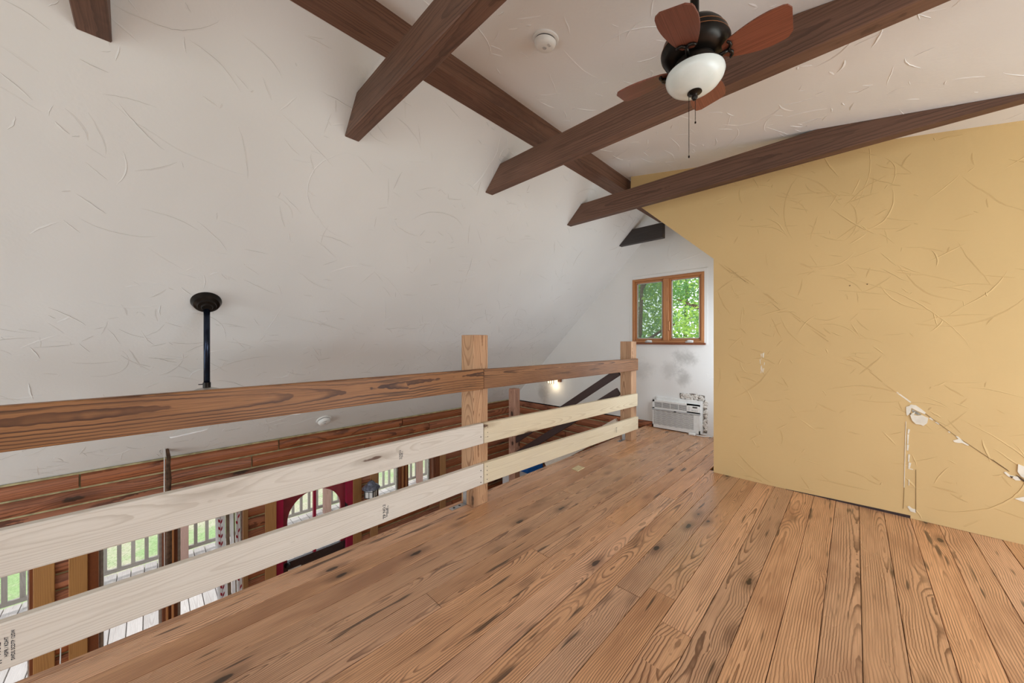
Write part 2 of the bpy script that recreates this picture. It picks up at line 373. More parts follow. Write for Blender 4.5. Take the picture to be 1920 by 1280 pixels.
# loft floor: slab + individual boards
floor = box('floor', XEDGE + .03, XS, YB, YE, -.28, -.021, 'hole')
tag(floor, 'worn orange-brown pine board floor of the loft', 'floor', kind='structure')
PW = .1232; x0 = .0205
butt = {round((-1.497 - x0) / PW): [.914], round((-1.362 - x0) / PW): [1.538], round((-1.22 - x0) / PW): [2.138, -.4], round((-.565 - x0) / PW): [1.526],
        round((-.735 - x0) / PW): [1.69], round((-1.08 - x0) / PW): [2.76], -14: [-.05, 2.3], -15: [3.3]}
rnd = random.Random(5)
k = math.floor((XEDGE - x0) / PW)
while x0 + k * PW < XS:
    a, b = max(XEDGE, x0 + k * PW), min(XS, x0 + (k + 1) * PW)
    if b - a > .02:
        cuts = butt.get(k, [rnd.uniform(-2.2, 3.4) if k % 2 else rnd.uniform(-2.5, 0.6)])
        ys = [YB] + sorted(cuts) + [YE if b < -.9 else YP + .04]
        for y0, y1 in zip(ys, ys[1:]):
            dz = rnd.uniform(-.0016, .0004); g = .0011
            bm = bmesh.new(); bx(bm, 0, y1 - y0 - 2 * g, -(b - a) / 2 + g, (b - a) / 2 - g, -.02, 0)
            bmesh.ops.bevel(bm, geom=[e for e in bm.edges if all(v.co.z > -.001 for v in e.verts)], offset=.0013, segments=1, affect='EDGES')
            mw = Matrix.Translation((( a + b) / 2, y0 + g, dz)) @ Matrix.Rotation(R90, 4, 'Z')
            obj('plank', bm, 'floor', floor, mw=mw)
    k += 1
board('edge_board', (XEDGE + .014, YB, -.151), (XEDGE + .014, YE, -.151), (0, 0, 1), .258, .03, 'trim', floor)
fl = box('floor_lower', XW - .1, XS, YB, YE, ZL - .2, ZL, 'floor'); tag(fl, 'ground-level floor of the hall below the loft', 'floor', kind='structure')

# sloped white wall (underside of the steep roof)
prism('wall_left', [(XW - .16, roof(XW - .16)), (XR, ZR), (XR, ZR + .22), (XW - .16, roof(XW - .16) + .22)], 'y', YB - .1, YE + .14, 'white')
tag(bpy.data.objects['wall_left'], 'steep sloping white plaster wall with trowel marks rising to the ridge', 'wall', kind='structure')
prism('ceiling', [(XR, ZR), (XS + .1, ceil(XS + .1)), (XS + .1, ceil(XS + .1) + .22), (XR, ZR + .22)], 'y', YB - .1, YE + .14, 'ceil')
tag(bpy.data.objects['ceiling'], 'gently sloping white plaster ceiling between the dark beams', 'ceiling', kind='structure')

# far gable wall with window opening
WX0, WX1, WZ0, WZ1 = -2.315, -1.365, 1.165, 2.075
bm = bmesh.new()
ytp = (YE, YE + .14)
xl = XW - .1; xr = -.86
prism_bm(bm, [(xl, .07), (WX0, .07), (WX0, roof(WX0)), (xl, roof(xl))], 'y', *ytp)
prism_bm(bm, [(WX0, .07), (WX1, .07), (WX1, WZ0), (WX0, WZ0)], 'y', *ytp)
prism_bm(bm, [(WX0, WZ1), (WX1, WZ1), (WX1, ceil(WX1)), (XR, ZR), (WX0, roof(WX0))], 'y', *ytp)
prism_bm(bm, [(WX1, .07), (xr, .07), (xr, ceil(xr)), (WX1, ceil(WX1))], 'y', *ytp)
prism_bm(bm, [(-2.0, -.02), (xr, -.02), (xr, .07), (-2.0, .07)], 'y', *ytp)
wf = obj('wall_far', bm, 'farwhite'); tag(wf, 'white plaster gable wall around the casement window, stained with soot', 'wall', kind='structure')
# rest of the gable behind the partition
box('wall_far_right', xr, XS + .1, YE, YE + .14, -.28, ceil(xr), 'farwhite')
tag(bpy.data.objects['wall_far_right'], 'hidden part of the far gable behind the ochre partition', 'wall', kind='structure')

# ochre partition with its slanted upper edge, return and soffit
poly = [(-.922, 0.0), (XS, 0.0), (XS, ceil(XS)), (XR + .08, ceil(XR + .08)), (-1.72, 2.70), (-1.585, 2.575), (-.922, 1.943)]
part = prism('wall_partition', poly, 'y', YP, YP + .12, 'yellow')
tag(part, 'ochre yellow plaster partition with peeling patches', 'wall', kind='structure')
box('wall_passage', -.922, -.84, YP + .12, YE, 0, 1.943, 'yellow'); tag(bpy.data.objects['wall_passage'], 'ochre return wall along the passage to the window', 'wall', kind='structure')
prism('ceiling_passage', [(-.922, 1.943), (-1.585, 2.575), (-1.585, 2.66), (-.84, 1.95)], 'y', YP + .12, YE, 'yellow')
tag(bpy.data.objects['ceiling_passage'], 'slanted ochre soffit over the passage', 'ceiling', kind='structure')

# right wall and back gable (behind the camera) with their window openings
bm = bmesh.new(); zt = ceil(XS) + .05
bx(bm, XS, XS + .12, YB, YP, -.28, .35); bx(bm, XS, XS + .12, YB, .35, .35, zt); bx(bm, XS, XS + .12, 3.35, YP, .35, zt); bx(bm, XS, XS + .12, .35, 3.35, 1.85, zt)
bx(bm, XS, XS + .12, YB, YE, ZL, -.28)
tag(obj('wall_right', bm, 'ceil'), 'white plaster side wall behind the camera', 'wall', kind='structure')
bm = bmesh.new()
def gable(x0_, x1_, z0_, z1_=None):
    top = lambda x: (roof(x) if x < XR else ceil(x)) if z1_ is None else z1_
    xs = [x0_] + ([XR] if (z1_ is None and x0_ < XR < x1_) else []) + [x1_]
    prism_bm(bm, [(x0_, z0_), (x1_, z0_)] + [(x, top(x)) for x in reversed(xs)], 'y', YB - .12, YB)
gable(XW - .1, -4.4, ZL); gable(-2.4, -1.5, ZL); gable(-4.4, -2.4, .9); gable(-4.4, -2.4, ZL, -2.1)
gable(-1.5, 1.9, ZL, .6); gable(-1.5, 1.9, 2.25); gable(1.9, XS, ZL)
tag(obj('wall_back', bm, 'ceil'), 'white gable wall behind the camera with large windows', 'wall', kind='structure')

# trowel ledges in the plaster: thin raised wedges along swept arcs, joined per wall
def trowel(parent, O, U, V, N_, ur, vr, inside, n, seed, ang, mats, size=1.0, hh=.0022, spread=.55, strength=1.0):
    r_ = random.Random(seed); O, U, V, N_ = Vector(O), Vector(U).normalized(), Vector(V).normalized(), Vector(N_).normalized(); bm = bmesh.new()
    def stroke(u, v, th, L_, kap, w_, h_):
        k_ = max(6, int(L_ / .018)); prev = None; ds = L_ / k_; side = 1 if r_.random() < .6 else -1
        for i in range(k_ + 1):
            if not inside(u, v): break
            f = math.sin(math.pi * min(1, (i + .3) / (k_ + .6))) ** .6
            nx, ny = -math.sin(th) * side, math.cos(th) * side; jit = r_.uniform(-.0012, .0012)
            P_ = O + U * (u + nx * jit) + V * (v + ny * jit); n2 = U * nx + V * ny
            cur_ = [bm.verts.new(P_ - n2 * w_ * f - N_ * .0004), bm.verts.new(P_ + N_ * h_ * f), bm.verts.new(P_ + n2 * .0017 * f * strength - N_ * .0004)]
            if prev:
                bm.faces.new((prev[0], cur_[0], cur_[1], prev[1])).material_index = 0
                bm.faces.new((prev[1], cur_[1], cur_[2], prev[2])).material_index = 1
            prev = cur_; u += math.cos(th) * ds; v += math.sin(th) * ds; th += kap * ds + r_.gauss(0, .05)
        return u, v, th
    i = 0
    while i < n:
        u, v = r_.uniform(*ur), r_.uniform(*vr)
        if mnoise.noise(Vector((u * .8 + seed, v * .8, 0))) < r_.uniform(-.75, .12): i += .3; continue
        th = ang + r_.gauss(0, spread) + (math.pi if r_.random() < .3 else 0) + (.9 if r_.random() < .25 else 0)
        L_ = min(.6, .055 * math.exp(r_.gauss(.55, .65))) * size; kap = r_.gauss(0, 3.6) / size; s_ = r_.uniform(.6, 1.3)
        u, v, th = stroke(u, v, th, L_, kap, .009 * s_, hh * s_)
        if r_.random() < .4: stroke(u, v, th + r_.choice((-1, 1)) * r_.uniform(1.0, 2.2), L_ * r_.uniform(.2, .6), kap, .007 * s_, hh * .8 * s_)
        i += 1
    o_ = obj('trowel_ledges', bm, mats, parent); o_['kind'] = 'stuff'; return o_
SL = math.sqrt(1 + RM * RM)
wL = bpy.data.objects['wall_left']
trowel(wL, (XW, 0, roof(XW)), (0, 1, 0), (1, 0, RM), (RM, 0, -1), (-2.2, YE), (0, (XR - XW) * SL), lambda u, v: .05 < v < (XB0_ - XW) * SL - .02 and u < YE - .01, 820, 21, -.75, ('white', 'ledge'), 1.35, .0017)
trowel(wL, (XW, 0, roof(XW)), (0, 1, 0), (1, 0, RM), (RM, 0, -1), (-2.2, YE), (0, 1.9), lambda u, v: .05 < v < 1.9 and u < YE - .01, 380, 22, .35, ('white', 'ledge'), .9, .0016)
trowel(bpy.data.objects['ceiling'], (0, 0, ceil(0)), (1, 0, CM), (0, 1, 0), (CM, 0, -1), (-1.75, 1.6), (-.3, YP - .05), lambda u, v: -1.70 < u < 1.6 and v < YP - .01, 420, 23, .9, ('ceil', 'ceil'), 1.0, .0024, 1.0)
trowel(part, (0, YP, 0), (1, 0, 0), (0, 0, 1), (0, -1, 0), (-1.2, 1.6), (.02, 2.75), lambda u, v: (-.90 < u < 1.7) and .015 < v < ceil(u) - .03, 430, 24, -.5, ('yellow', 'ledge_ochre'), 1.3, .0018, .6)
trowel(wf, (0, YE, 0), (1, 0, 0), (0, 0, 1), (0, -1, 0), (-4.3, -.95), (.1, 2.5), lambda u, v: .09 < v < roof(u) - .05 and not (WX0 - .07 < u < WX1 + .07 and WZ0 - .08 < v < WZ1 + .08) and not (-2.06 < u < -1.3 and v < .55), 220, 25, .3, ('farwhite', 'farwhite'), .9, .0018, 1.2)

# ------------------------------------------------------------------ log walls
LP = [(-.0675, -.05), (.0675, -.05), (.0675, -.022), (.058, -.004), (.036, .012), (0, .018), (-.036, .012), (-.058, -.004), (-.0675, -.022)]
LH = .135; LT = .075
def logs(parent, axis, fixed, sgn, intervals_at, lo, hi, nrow, seed, joints=()):
    r_ = random.Random(seed)
    for i in range(nrow):
        zc = LT - LH * (i + .5)
        for a, b in intervals_at(zc - LH / 2, zc + LH / 2):
            cuts = sorted([c for (ri, c) in joints if ri == i and a + .1 < c < b - .1])
            if not cuts and b - a > 2.6: cuts = [r_.uniform(a + .8, b - .8)]
            xs = [a] + cuts + [b]
            for s, e in zip(xs, xs[1:]):
                s2, e2 = s + (.006 if s != a else 0), e - (.006 if e != b else 0)
                prof = [(u * .975, v) for u, v in LP]
                if axis == 'y': board('log', (fixed, s2, zc), (fixed, e2, zc), (0, 0, 1), 0, 0, 'log', parent, profile=prof)
                else: board('log', (s2, fixed, zc), (e2, fixed, zc), (0, 0, 1), 0, 0, 'log', parent, profile=prof)
WT, WB = -.42, ZL                         # heads of the openings
OPEN = [(-2.3, -.655, WB, WT), (-.345, .70, WB, WT), (.994, 1.846, WB, WT), (2.15, 3.20, -1.22, WT)]
bm = bmesh.new(); ys = [YB] + [v for o in OPEN for v in o[:2]] + [YE]
for i in range(0, len(ys), 2): bx(bm, XW - .16, XW - .012, ys[i], ys[i + 1], ZL, .07)
for y0, y1, z0, z1 in OPEN:
    bx(bm, XW - .16, XW - .012, y0, y1, z1, .07)
    if z0 > ZL: bx(bm, XW - .16, XW - .012, y0, y1, ZL, z0)
wl = obj('wall_lower_left', bm, 'chink'); tag(wl, 'reddish half-round log wall with pale chinking under the sloping wall', 'wall', kind='structure')
def iv(z0, z1):
    cur = [(YB, YE)]
    for y0, y1, a, b in OPEN:
        if z1 > a + .02 and z0 < b - .02:
            nx = []
            for s, e in cur:
                if y0 > s: nx.append((s, min(e, y0)))
                if y1 < e: nx.append((max(s, y1), e))
            cur = [(s, e) for s, e in nx if e - s > .02]
    return cur
logs(wl, 'y', XW, 1, iv, YB, YE, 18, 3, joints=((0, -.42), (0, 1.02), (0, 2.55), (1, .77), (1, 3.0), (2, 2.0), (2, -1.2)))
wfl = box('wall_lower_far', XW - .1, -.9, YE + .017, YE + .14, ZL, .07, 'chink'); tag(wfl, 'log wall of the gable below the loft beside the stairs', 'wall', kind='structure')
logs(wfl, 'x', YE + .005, 1, lambda a, b: [(XW + .02, -2.03)], XW, -1, 14, 9, joints=((1, -3.3), (2, -2.6), (3, -3.5), (4, -3.0), (5, -3.6)))
box('trim_1', XW - .03, XW + .016, YB, YE - .02, .068, .082, 'chink'); tag(bpy.data.objects['trim_1'], 'thin strip capping the log wall', 'trim', kind='structure')

# vertical trim boards, jambs and glazing of the log wall
def vboard(name, y0, y1, parent, mat='trim', z0=ZL, z1=WT + .09, xf=XW + .03, t=.03):
    return board(name, (xf - t / 2, (y0 + y1) / 2, z0), (xf - t / 2, (y0 + y1) / 2, z1), (0, 1, 0), y1 - y0, t, mat, parent, r=.003)
def hboard(name, y0, y1, z0, z1, parent, mat='trim', xf=XW + .03, t=.03):
    return board(name, (xf - t / 2, y0, (z0 + z1) / 2), (xf - t / 2, y1, (z0 + z1) / 2), (0, 0, 1), z1 - z0, t, mat, parent, r=.003)
def pane(name, y0, y1, z0, z1, parent, x=XW - .10, mat='glass'):
    return box(name, x - .004, x + .004, y0, y1, z0, z1, mat, parent)
def glazing(name, label, y0, y1, z0, z1, mulls, casings, jl=.02, jr=.02):
    t = tag(box(name, XW - .16, XW + .02, y0 + .0, y0 + jl, z0, z1, 'jamb'), label, 'window', kind='structure')
    board('jamb', (XW - .07, y1 - jr / 2, z0), (XW - .07, y1 - jr / 2, z1), (0, 1, 0), jr, .18, 'jamb', t)
    box('head', XW - .16, XW + .02, y0 + jl, y1 - jr, z1 - .03, z1, 'jamb', t)
    box('sill', XW - .16, XW + .025, y0 + jl, y1 - jr, z0, z0 + .03, 'jamb', t)
    edges = [y0 + jl] + [v for m in mulls for v in m] + [y1 - jr]
    for a, b in mulls:
        board('mullion', (XW - .08, (a + b) / 2, z0 + .03), (XW - .08, (a + b) / 2, z1 - .03), (0, 1, 0), b - a, .09, 'jamb', t, r=.004)
        for q in (.32, .68): board('bead', (XW - .03, a + (b - a) * q, z0 + .03), (XW - .03, a + (b - a) * q, z1 - .03), (0, 1, 0), (b - a) * .16, .03, 'sash', t)
    for i in range(0, len(edges), 2):
        a, b = edges[i], edges[i + 1]
        for s in (a, b - .022): board('sash_stile', (XW - .10, s + .011, z0 + .03), (XW - .10, s + .011, z1 - .03), (0, 1, 0), .022, .05, 'alu', t, r=.002)
        pane('pane', a + .022, b - .022, z0 + .03, z1 - .03, t)
    for c in casings: vboard('casing', *c, t)
    hboard('head_casing', min([y0] + [c[0] for c in casings]), max([y1] + [c[1] for c in casings]), z1, z1 + .09, t)
    return t
glazing('window_2', 'tall sliding glass door at the left edge of the frame, overlooking the deck', -2.3, -.655, WB, WT, [(-1.52, -1.42)], [(-.655, -.548)])
glazing('window_3', 'tall glass door with red-brown mullion beside the patterned curtain', -.375, .715, WB, WT, [(.075, .185)], [(-.477, -.375), (.690, .735)], jl=.06, jr=.02)
w4 = glazing('window_4', 'two-light window right of the lantern, looking onto the deck railing', 2.17, 3.19, -1.22, WT, [(2.53, 2.675)], [], jl=.02, jr=.12)
vboard('casing', 2.075, 2.18, w4); vboard('casing', 3.19, 3.30, w4)
box('sill_board', XW - .02, XW + .06, 2.18, 3.19, -1.25, -1.22, 'jamb', w4, .003)

# arched crimson door
DY0, DY1, DZ0, DZ1 = 1.070, 1.765, ZL, WT - .03
DC, DR, DZC = 1.417, .300, -.935
door = tag(box('door_1', XW - .16, XW + .015, .994, DY0 - .006, ZL, WT, 'magenta'), 'crimson door with a tall arched glass light', 'door', kind='structure')
box('jamb', XW - .16, XW + .015, DY1 + .006, 1.846, ZL, WT, 'magenta', door)
box('head', XW - .16, XW + .015, DY0 - .006, DY1 + .006, WT - .025, WT, 'magenta', door)
bm = bmesh.new(); N = 16; Z0g = -1.40
arc = [(DC - DR * math.cos(math.pi * i / N), DZC + DR * math.sin(math.pi * i / N)) for i in range(N + 1)]
xa, xb = XW - .085, XW - .045
inner = [(DC - DR, Z0g)] + arc + [(DC + DR, Z0g)]
outer = [(DY0, Z0g)] + [(DY0 if i < 4 else (DY1 if i > N - 4 else DY0 + (DY1 - DY0) * (i - 3) / (N - 6)), (DZC + (DZ1 - DZC) * min(i, N - i) / 3) if (i < 4 or i > N - 4) else DZ1) for i in range(N + 1)] + [(DY1, Z0g)]
for i in range(len(inner) - 1):
    q = [inner[i], inner[i + 1], outer[i + 1], outer[i]]
    prism_bm(bm, q, 'x', xa, xb)
leaf = obj('leaf', bm, 'darkred', door)
box('kick_panel', xa, xb, DY0, DY1, ZL + .02, Z0g - .09, 'umber', door)
box('lock_rail', xa - .004, xb + .008, DY0, DY1, Z0g - .09, Z0g, 'umber', door, .004)
box('moulding', xb, xb + .014, DY0 + .06, DY1 - .06, Z0g - .16, Z0g - .145, 'alu', door, .003)
box('glazing_bar', xa + .002, xb + .004, DC - .022, DC + .008, Z0g, DZC + DR, 'magenta', door)
bm = bmesh.new(); prism_bm(bm, [(DC - DR, Z0g)] + arc + [(DC + DR, Z0g)], 'x', xa + .016, xa + .022); obj('pane', bm, 'glass', door)
for zz in (-.62, -1.0, -2.0): box('hinge', XW - .05, XW + .018, DY1 + .004, DY1 + .014, zz, zz + .09, 'black', door)
lathe('door_knob', [(0, 0), (.03, .004), (.032, .02), (.022, .04), (0, .046)], 'black', door, 16).matrix_basis = Matrix.Translation((XW - .045, DY0 + .05, -1.43)) @ Matrix.Rotation(R90, 4, 'Y')
box('notice', xb + .0005, xb + .0025, 1.125, 1.26, -1.52, -1.43, 'cabwhite', door)
box('notice_print', xb + .0027, xb + .0032, 1.16, 1.24, -1.475, -1.445, 'blue', door)
vboard('casing', .888, .994, door); vboard('casing', 1.846, 1.955, door)
hboard('head_casing', .888, 1.955, WT, WT + .09, door)

# ------------------------------------------------------------------ far casement window
YF = YE + .02
win = thing('window_1', 'pair of amber wood casements in the gable wall showing green trees', 'window', ((WX0 + WX1) / 2, YE, WZ0)); win['kind'] = 'structure'
T = .035
def fb(name, x0_, x1_, z0_, z1_, mat='sash', parent=win, y0=YE - .012, y1=YE + .09, r=.003):
    if x1_ - x0_ > z1_ - z0_: return board(name, (x0_, (y0 + y1) / 2, (z0_ + z1_) / 2), (x1_, (y0 + y1) / 2, (z0_ + z1_) / 2), (0, 0, 1), z1_ - z0_, y1 - y0, mat, parent, r)
    return board(name, ((x0_ + x1_) / 2, (y0 + y1) / 2, z0_), ((x0_ + x1_) / 2, (y0 + y1) / 2, z1_), (1, 0, 0), x1_ - x0_, y1 - y0, mat, parent, r)
xm = -1.835
fb('frame', WX0, WX0 + T, WZ0, WZ1); fb('frame', WX1 - T, WX1, WZ0, WZ1); fb('frame', WX0 + T, WX1 - T, WZ1 - T, WZ1); fb('frame', WX0 + T, WX1 - T, WZ0, WZ0 + T)
fb('mullion', xm - .035, xm + .035, WZ0 + T, WZ1 - T, y0=YE - .02)
fb('sill', WX0 - .02, WX1 + .02, WZ0 - .022, WZ0 + .004, 'jamb', y0=YE - .045, y1=YE + .06)
for a, b, scr in ((WX0 + T, xm - .035, True), (xm + .035, WX1 - T, False)):
    s = .026
    z0_, z1_ = WZ0 + T, WZ1 - T
    sash = fb('sash', a, a + s, z0_, z1_, y0=YE + .02, y1=YE + .07)
    for q in ((b - s, b, z0_, z1_), (a + s, b - s, z0_, z0_ + s), (a + s, b - s, z1_ - s, z1_)): fb('sash_rail', *q, y0=YE + .02, y1=YE + .07)
    for q in ((a + s, a + s + .01, z0_ + s, z1_ - s), (b - s - .01, b - s, z0_ + s, z1_ - s), (a + s, b - s, z0_ + s, z0_ + s + .01), (a + s, b - s, z1_ - s - .01, z1_ - s)): fb('gasket', *q, mat='alu', y0=YE + .018, y1=YE + .03, r=0)
    box('pane', a + s, b - s, YE + .045, YE + .05, z0_ + s, z1_ - s, 'glass', win)
    if scr: box('insect_screen', a + s, b - s, YE + .024, YE + .027, z0_ + s, z1_ - s, 'screen', win)
    cxk = (a + b) / 2 + (.0 if scr else .06)
    bm = bmesh.new(); bx(bm, cxk - .05, cxk + .05, YE - .02, YE + .01, WZ0 + .004, WZ0 + .026); bevel(bm, .006, 2)
    tube_bm(bm, [(cxk - .035, YE - .02, WZ0 + .022), (cxk, YE - .045, WZ0 + .035), (cxk + .06, YE - .05, WZ0 + .03)], [.008, .009, .006], 8)
    obj('crank_handle', bm, 'plastic', win, True)
box('sash_lock', xm + .036, xm + .05, YE - .028, YE - .008, 1.33, 1.46, 'copper', win, .004)
for q in ((WX0 - .04, WX0, WZ0 - .02, WZ1 + .045), (WX1, WX1 + .04, WZ0 - .02, WZ1 + .045), (WX0, WX1, WZ1, WZ1 + .045)):
    box('plaster_surround', q[0], q[1], YE - .006, YE + .005, q[2], q[3], 'farwhite', win, .002)

# ------------------------------------------------------------------ ceiling beams
def ceiling_beam(label, y0, y1, mat='beam', zb=2.475, zt_=2.66, x_end=None):
    xl_ = (zb - RC) / RM; xt = (zt_ - RC) / RM; xc = (CC - zt_) / -CM; xe = (CC - zb) / -CM
    poly = [(xl_, zb), (xe, zb), (xc, zt_ + .0), (xt, zt_)]
    if x_end is not None: poly = [(xl_, zb), (x_end, zb), (x_end, zt_), (xt, zt_)]
    ox, oz = xl_, zb; bm = bmesh.new()
    pts = [(x - ox, z - oz - .09) for x, z in poly]
    A = [bm.verts.new((u, v, -(y1 - y0) / 2)) for u, v in pts]; B = [bm.verts.new((u, v, (y1 - y0) / 2)) for u, v in pts]
    bm.faces.new(A); bm.faces.new(B[::-1])
    for i in range(len(pts)): bm.faces.new((A[i], A[(i + 1) % len(pts)], B[(i + 1) % len(pts)], B[i]))
    bevel(bm, .004)
    mw = Matrix.Translation((ox, (y0 + y1) / 2, oz + .09)) @ Matrix.Rotation(R90, 4, 'X')
    return tag(obj('ceiling_beam', bm, mat, mw=mw), label, 'beam', 'dark cross beams under the ceiling')
ceiling_beam('dark brown cross beam cut off by the upper left of the frame', -.215, -.115)
ceiling_beam('dark brown cross beam nearest the camera, left of the smoke detector', .845, .935)
ceiling_beam('long dark brown cross beam running behind the ceiling fan', 2.012, 2.098)
ceiling_beam('dark brown cross beam just in front of the ochre wall', 3.213, 3.29)
ceiling_beam('short charcoal cross beam in the passage above the window', 4.415, 4.49, 'darkbeam', x_end=-1.70)
XB0, XB1, ZBB = -1.93, -1.775, 2.822
bm = bmesh.new(); L = YE - YB
pts = [(XB0, ZBB), (XB1, ZBB), (XB1, ceil(XB1)), (XR, ZR), (XB0, roof(XB0))]
pts = [(u - (XB0 + XB1) / 2, v - 2.89) for u, v in pts]
A = [bm.verts.new((0, u, v)) for u, v in pts]; B = [bm.verts.new((L, u, v)) for u, v in pts]; bm.faces.new(A); bm.faces.new(B[::-1])
for i in range(len(pts)): bm.faces.new((A[i], A[(i + 1) % len(pts)], B[(i + 1) % len(pts)], B[i]))
tag(obj('ridge_beam', bm, 'beam', mw=Matrix.Translation(((XB0 + XB1) / 2, YE, 2.89)) @ Matrix.Rotation(-R90, 4, 'Z')), 'long dark ridge beam where sloping wall meets ceiling', 'beam')

# ------------------------------------------------------------------ loft railing
rail = thing('loft_railing', 'wooden loft railing of square posts, brown handrail and pale new boards', 'railing', (-2.02, 1.68, 0))
P1 = (-2.097, -1.954, 1.612, 1.750); P2 = (-2.050, -1.908, 3.994, 4.132)
def post(pp, ztop, mat='post'):
    cx_, cy_ = (pp[0] + pp[1]) / 2, (pp[2] + pp[3]) / 2
    return board('post', (cx_, cy_, 0.0), (cx_, cy_, ztop), (1, 0, 0), pp[1] - pp[0], pp[3] - pp[2], mat, rail, r=.004)
post(P1, 1.240); post(P2, 1.188)
TH = .038
def railpiece(name, ya, yb, za, zb_, hgt, mat, label, xa_, xb_):
    o = board(name, (xa_ + TH / 2, ya, za), (xb_ + TH / 2, yb, zb_), (0, 0, 1), hgt, TH, mat, rail, r=.004)
    if label: o['label'] = label
    return o
YJ = 1.678; f1 = P1[1]; f2 = P2[1]
railpiece('handrail', -2.6, YJ - .001, .921, .921, .146, 'handrail', 'aged brown handrail board', f1, f1)
railpiece('handrail', YJ + .001, 4.100, .921, .912, .142, 'handrail', 'aged brown handrail board', f1, f2)
b1 = railpiece('rail_board', -2.6, YJ - .0025, .528, .530, .148, 'newpine_pale', 'pale new pine board', f1, f1)
b2 = railpiece('rail_board', -2.6, YJ - .0025, .236, .238, .149, 'newpine_pale', 'pale new pine board', f1, f1)
b3 = railpiece('rail_board', YJ + .0025, 4.085, .530, .488, .148, 'newpine', 'pale new pine board', f1, f2)
b4 = railpiece('rail_board', YJ + .0025, 4.100, .238, .208, .150, 'newpine', 'pale new pine board', f1, f2)
def nails(parent, pts_):
    bm = bmesh.new()
    for x, y, z in pts_:
        n = 8; c = bm.verts.new((x + .0012, y, z)); rr = [bm.verts.new((x + .0004, y + .0045 * math.cos(6.283 * i / n), z + .0045 * math.sin(6.283 * i / n))) for i in range(n)]
        for i in range(n): bm.faces.new((c, rr[i], rr[(i + 1) % n]))
    obj('nail_heads', bm, 'nail', parent)['kind'] = 'stuff'
fx = f1 + TH
nails(b3, [(fx, YJ + .035, .57), (fx, YJ + .035, .53), (fx, YJ + .035, .50)]); nails(b1, [(fx, YJ - .03, .51)])
nails(b4, [(fx, YJ + .03, z) for z in (.285, .255, .225, .19)] + [(f2 + TH, 4.06, z) for z in (.25, .20)]); nails(b2, [(fx, YJ - .03, z) for z in (.27, .225, .185)])
# lumber grade stamps printed on the boards
ZU, YN = (0, 0, 1), (0, -1, 0)
text_mesh('grade_stamp', [('TP', 0, 0, 1.5), ('NO.2', .033, .003, 1.35), ('KDHT SPF', .006, -.010, .75), ('SWDS 12', .022, -.017, .75)], 'ink', b2, (fx + .0006, .935, .187), ZU, YN, .0155)
text_mesh('grade_stamp', [('TP', 0, 0, .9), ('NO.2', .017, .0, 1.2), ('KDHT SPF', .0, -.008, .62), ('SWDS 12', .012, -.013, .62)], 'ink', b1, (fx + .0006, 1.028, .500), ZU, YN, .0135)
text_mesh('grade_stamp', [('TP', -.005, .008, 1.6), ('NO.2', .026, .010, 1.5), ('HSPR / KDHT', .014, -.004, .92), ('SWDS SCDTP 12/SW', -.004, -.0165, .92)], 'ink', b2, (fx + .0006, -.318, .190), ZU, YN, .0115)
text_mesh('grade_stamp', [('NO.2', 0, 0, 1)], 'ink', b4, (f2 + TH + .004, 3.56, .195), ZU, YN, .024)
# zinc angle brackets at the feet of the posts
for pp, nm in ((P1, 0), (P2, 1)):
    xc_ = pp[0] + .045; y_ = pp[2]
    bm = bmesh.new(); bx(bm, xc_ - .02, xc_ + .02, y_ - .004, y_, 0, .12); bx(bm, xc_ - .02, xc_ + .02, y_ - .13, y_ - .004, .0005, .0045); bevel(bm, .001)
    br = obj('angle_bracket', bm, 'zinc', rail); br['label'] = 'zinc angle bracket'
    bm = bmesh.new()
    for yy_, zz_ in ((-.05, 0), (-.10, 0)): lathe_bm(bm, [(.009, 0), (.007, .003), (0, .0035)], 10, (xc_, y_ + yy_, .0045))
    obj('screw', bm, 'nail', br)['kind'] = 'stuff'

# ------------------------------------------------------------------ stairs and their railing
sr = thing('stair_railing', 'dark sloping stair rails running down to a pinkish newel post', 'railing', (-3.9, 4.05, ZL))
board('newel_post', (-3.895, 4.05, ZL), (-3.895, 4.05, .435), (1, 0, 0), .135, .135, 'newel', sr, r=.012)
def slope_board(zt0, vh, mat, name, x0_=-2.09, x1_=-3.86, y=4.035, thk=.038):
    m_ = .677; ln = math.sqrt(1 + m_ * m_)
    return board(name, (x0_, y, zt0 - vh / 2), (x1_, y, zt0 - vh / 2 - m_ * (x0_ - x1_)), (0, 0, 1), vh / ln, thk, mat, sr)
slope_board(.866, .108, 'stairrail', 'sloping_rail'); slope_board(.628, .112, 'stairrail', 'sloping_rail'); slope_board(.258, .17, 'newpine_pale', 'sloping_rail', x1_=-3.24)['label'] = 'unpainted lower rail'
st = thing('staircase', 'wooden staircase descending along the log gable wall', 'stairs', (-3.0, 4.45, ZL))
for i in range(6): box('tread', -2.13 - .28 * i - .30, -2.13 - .28 * i, 4.125, YE - .03, -.19 * (i + 1) - .04, -.19 * (i + 1), 'floor', st, .004)
for yy_ in (4.145, YE - .06): board('stringer', (-2.13, yy_, -.20), (-3.80, yy_, -1.336), (0, 0, 1), .26, .03, 'stairrail', st)

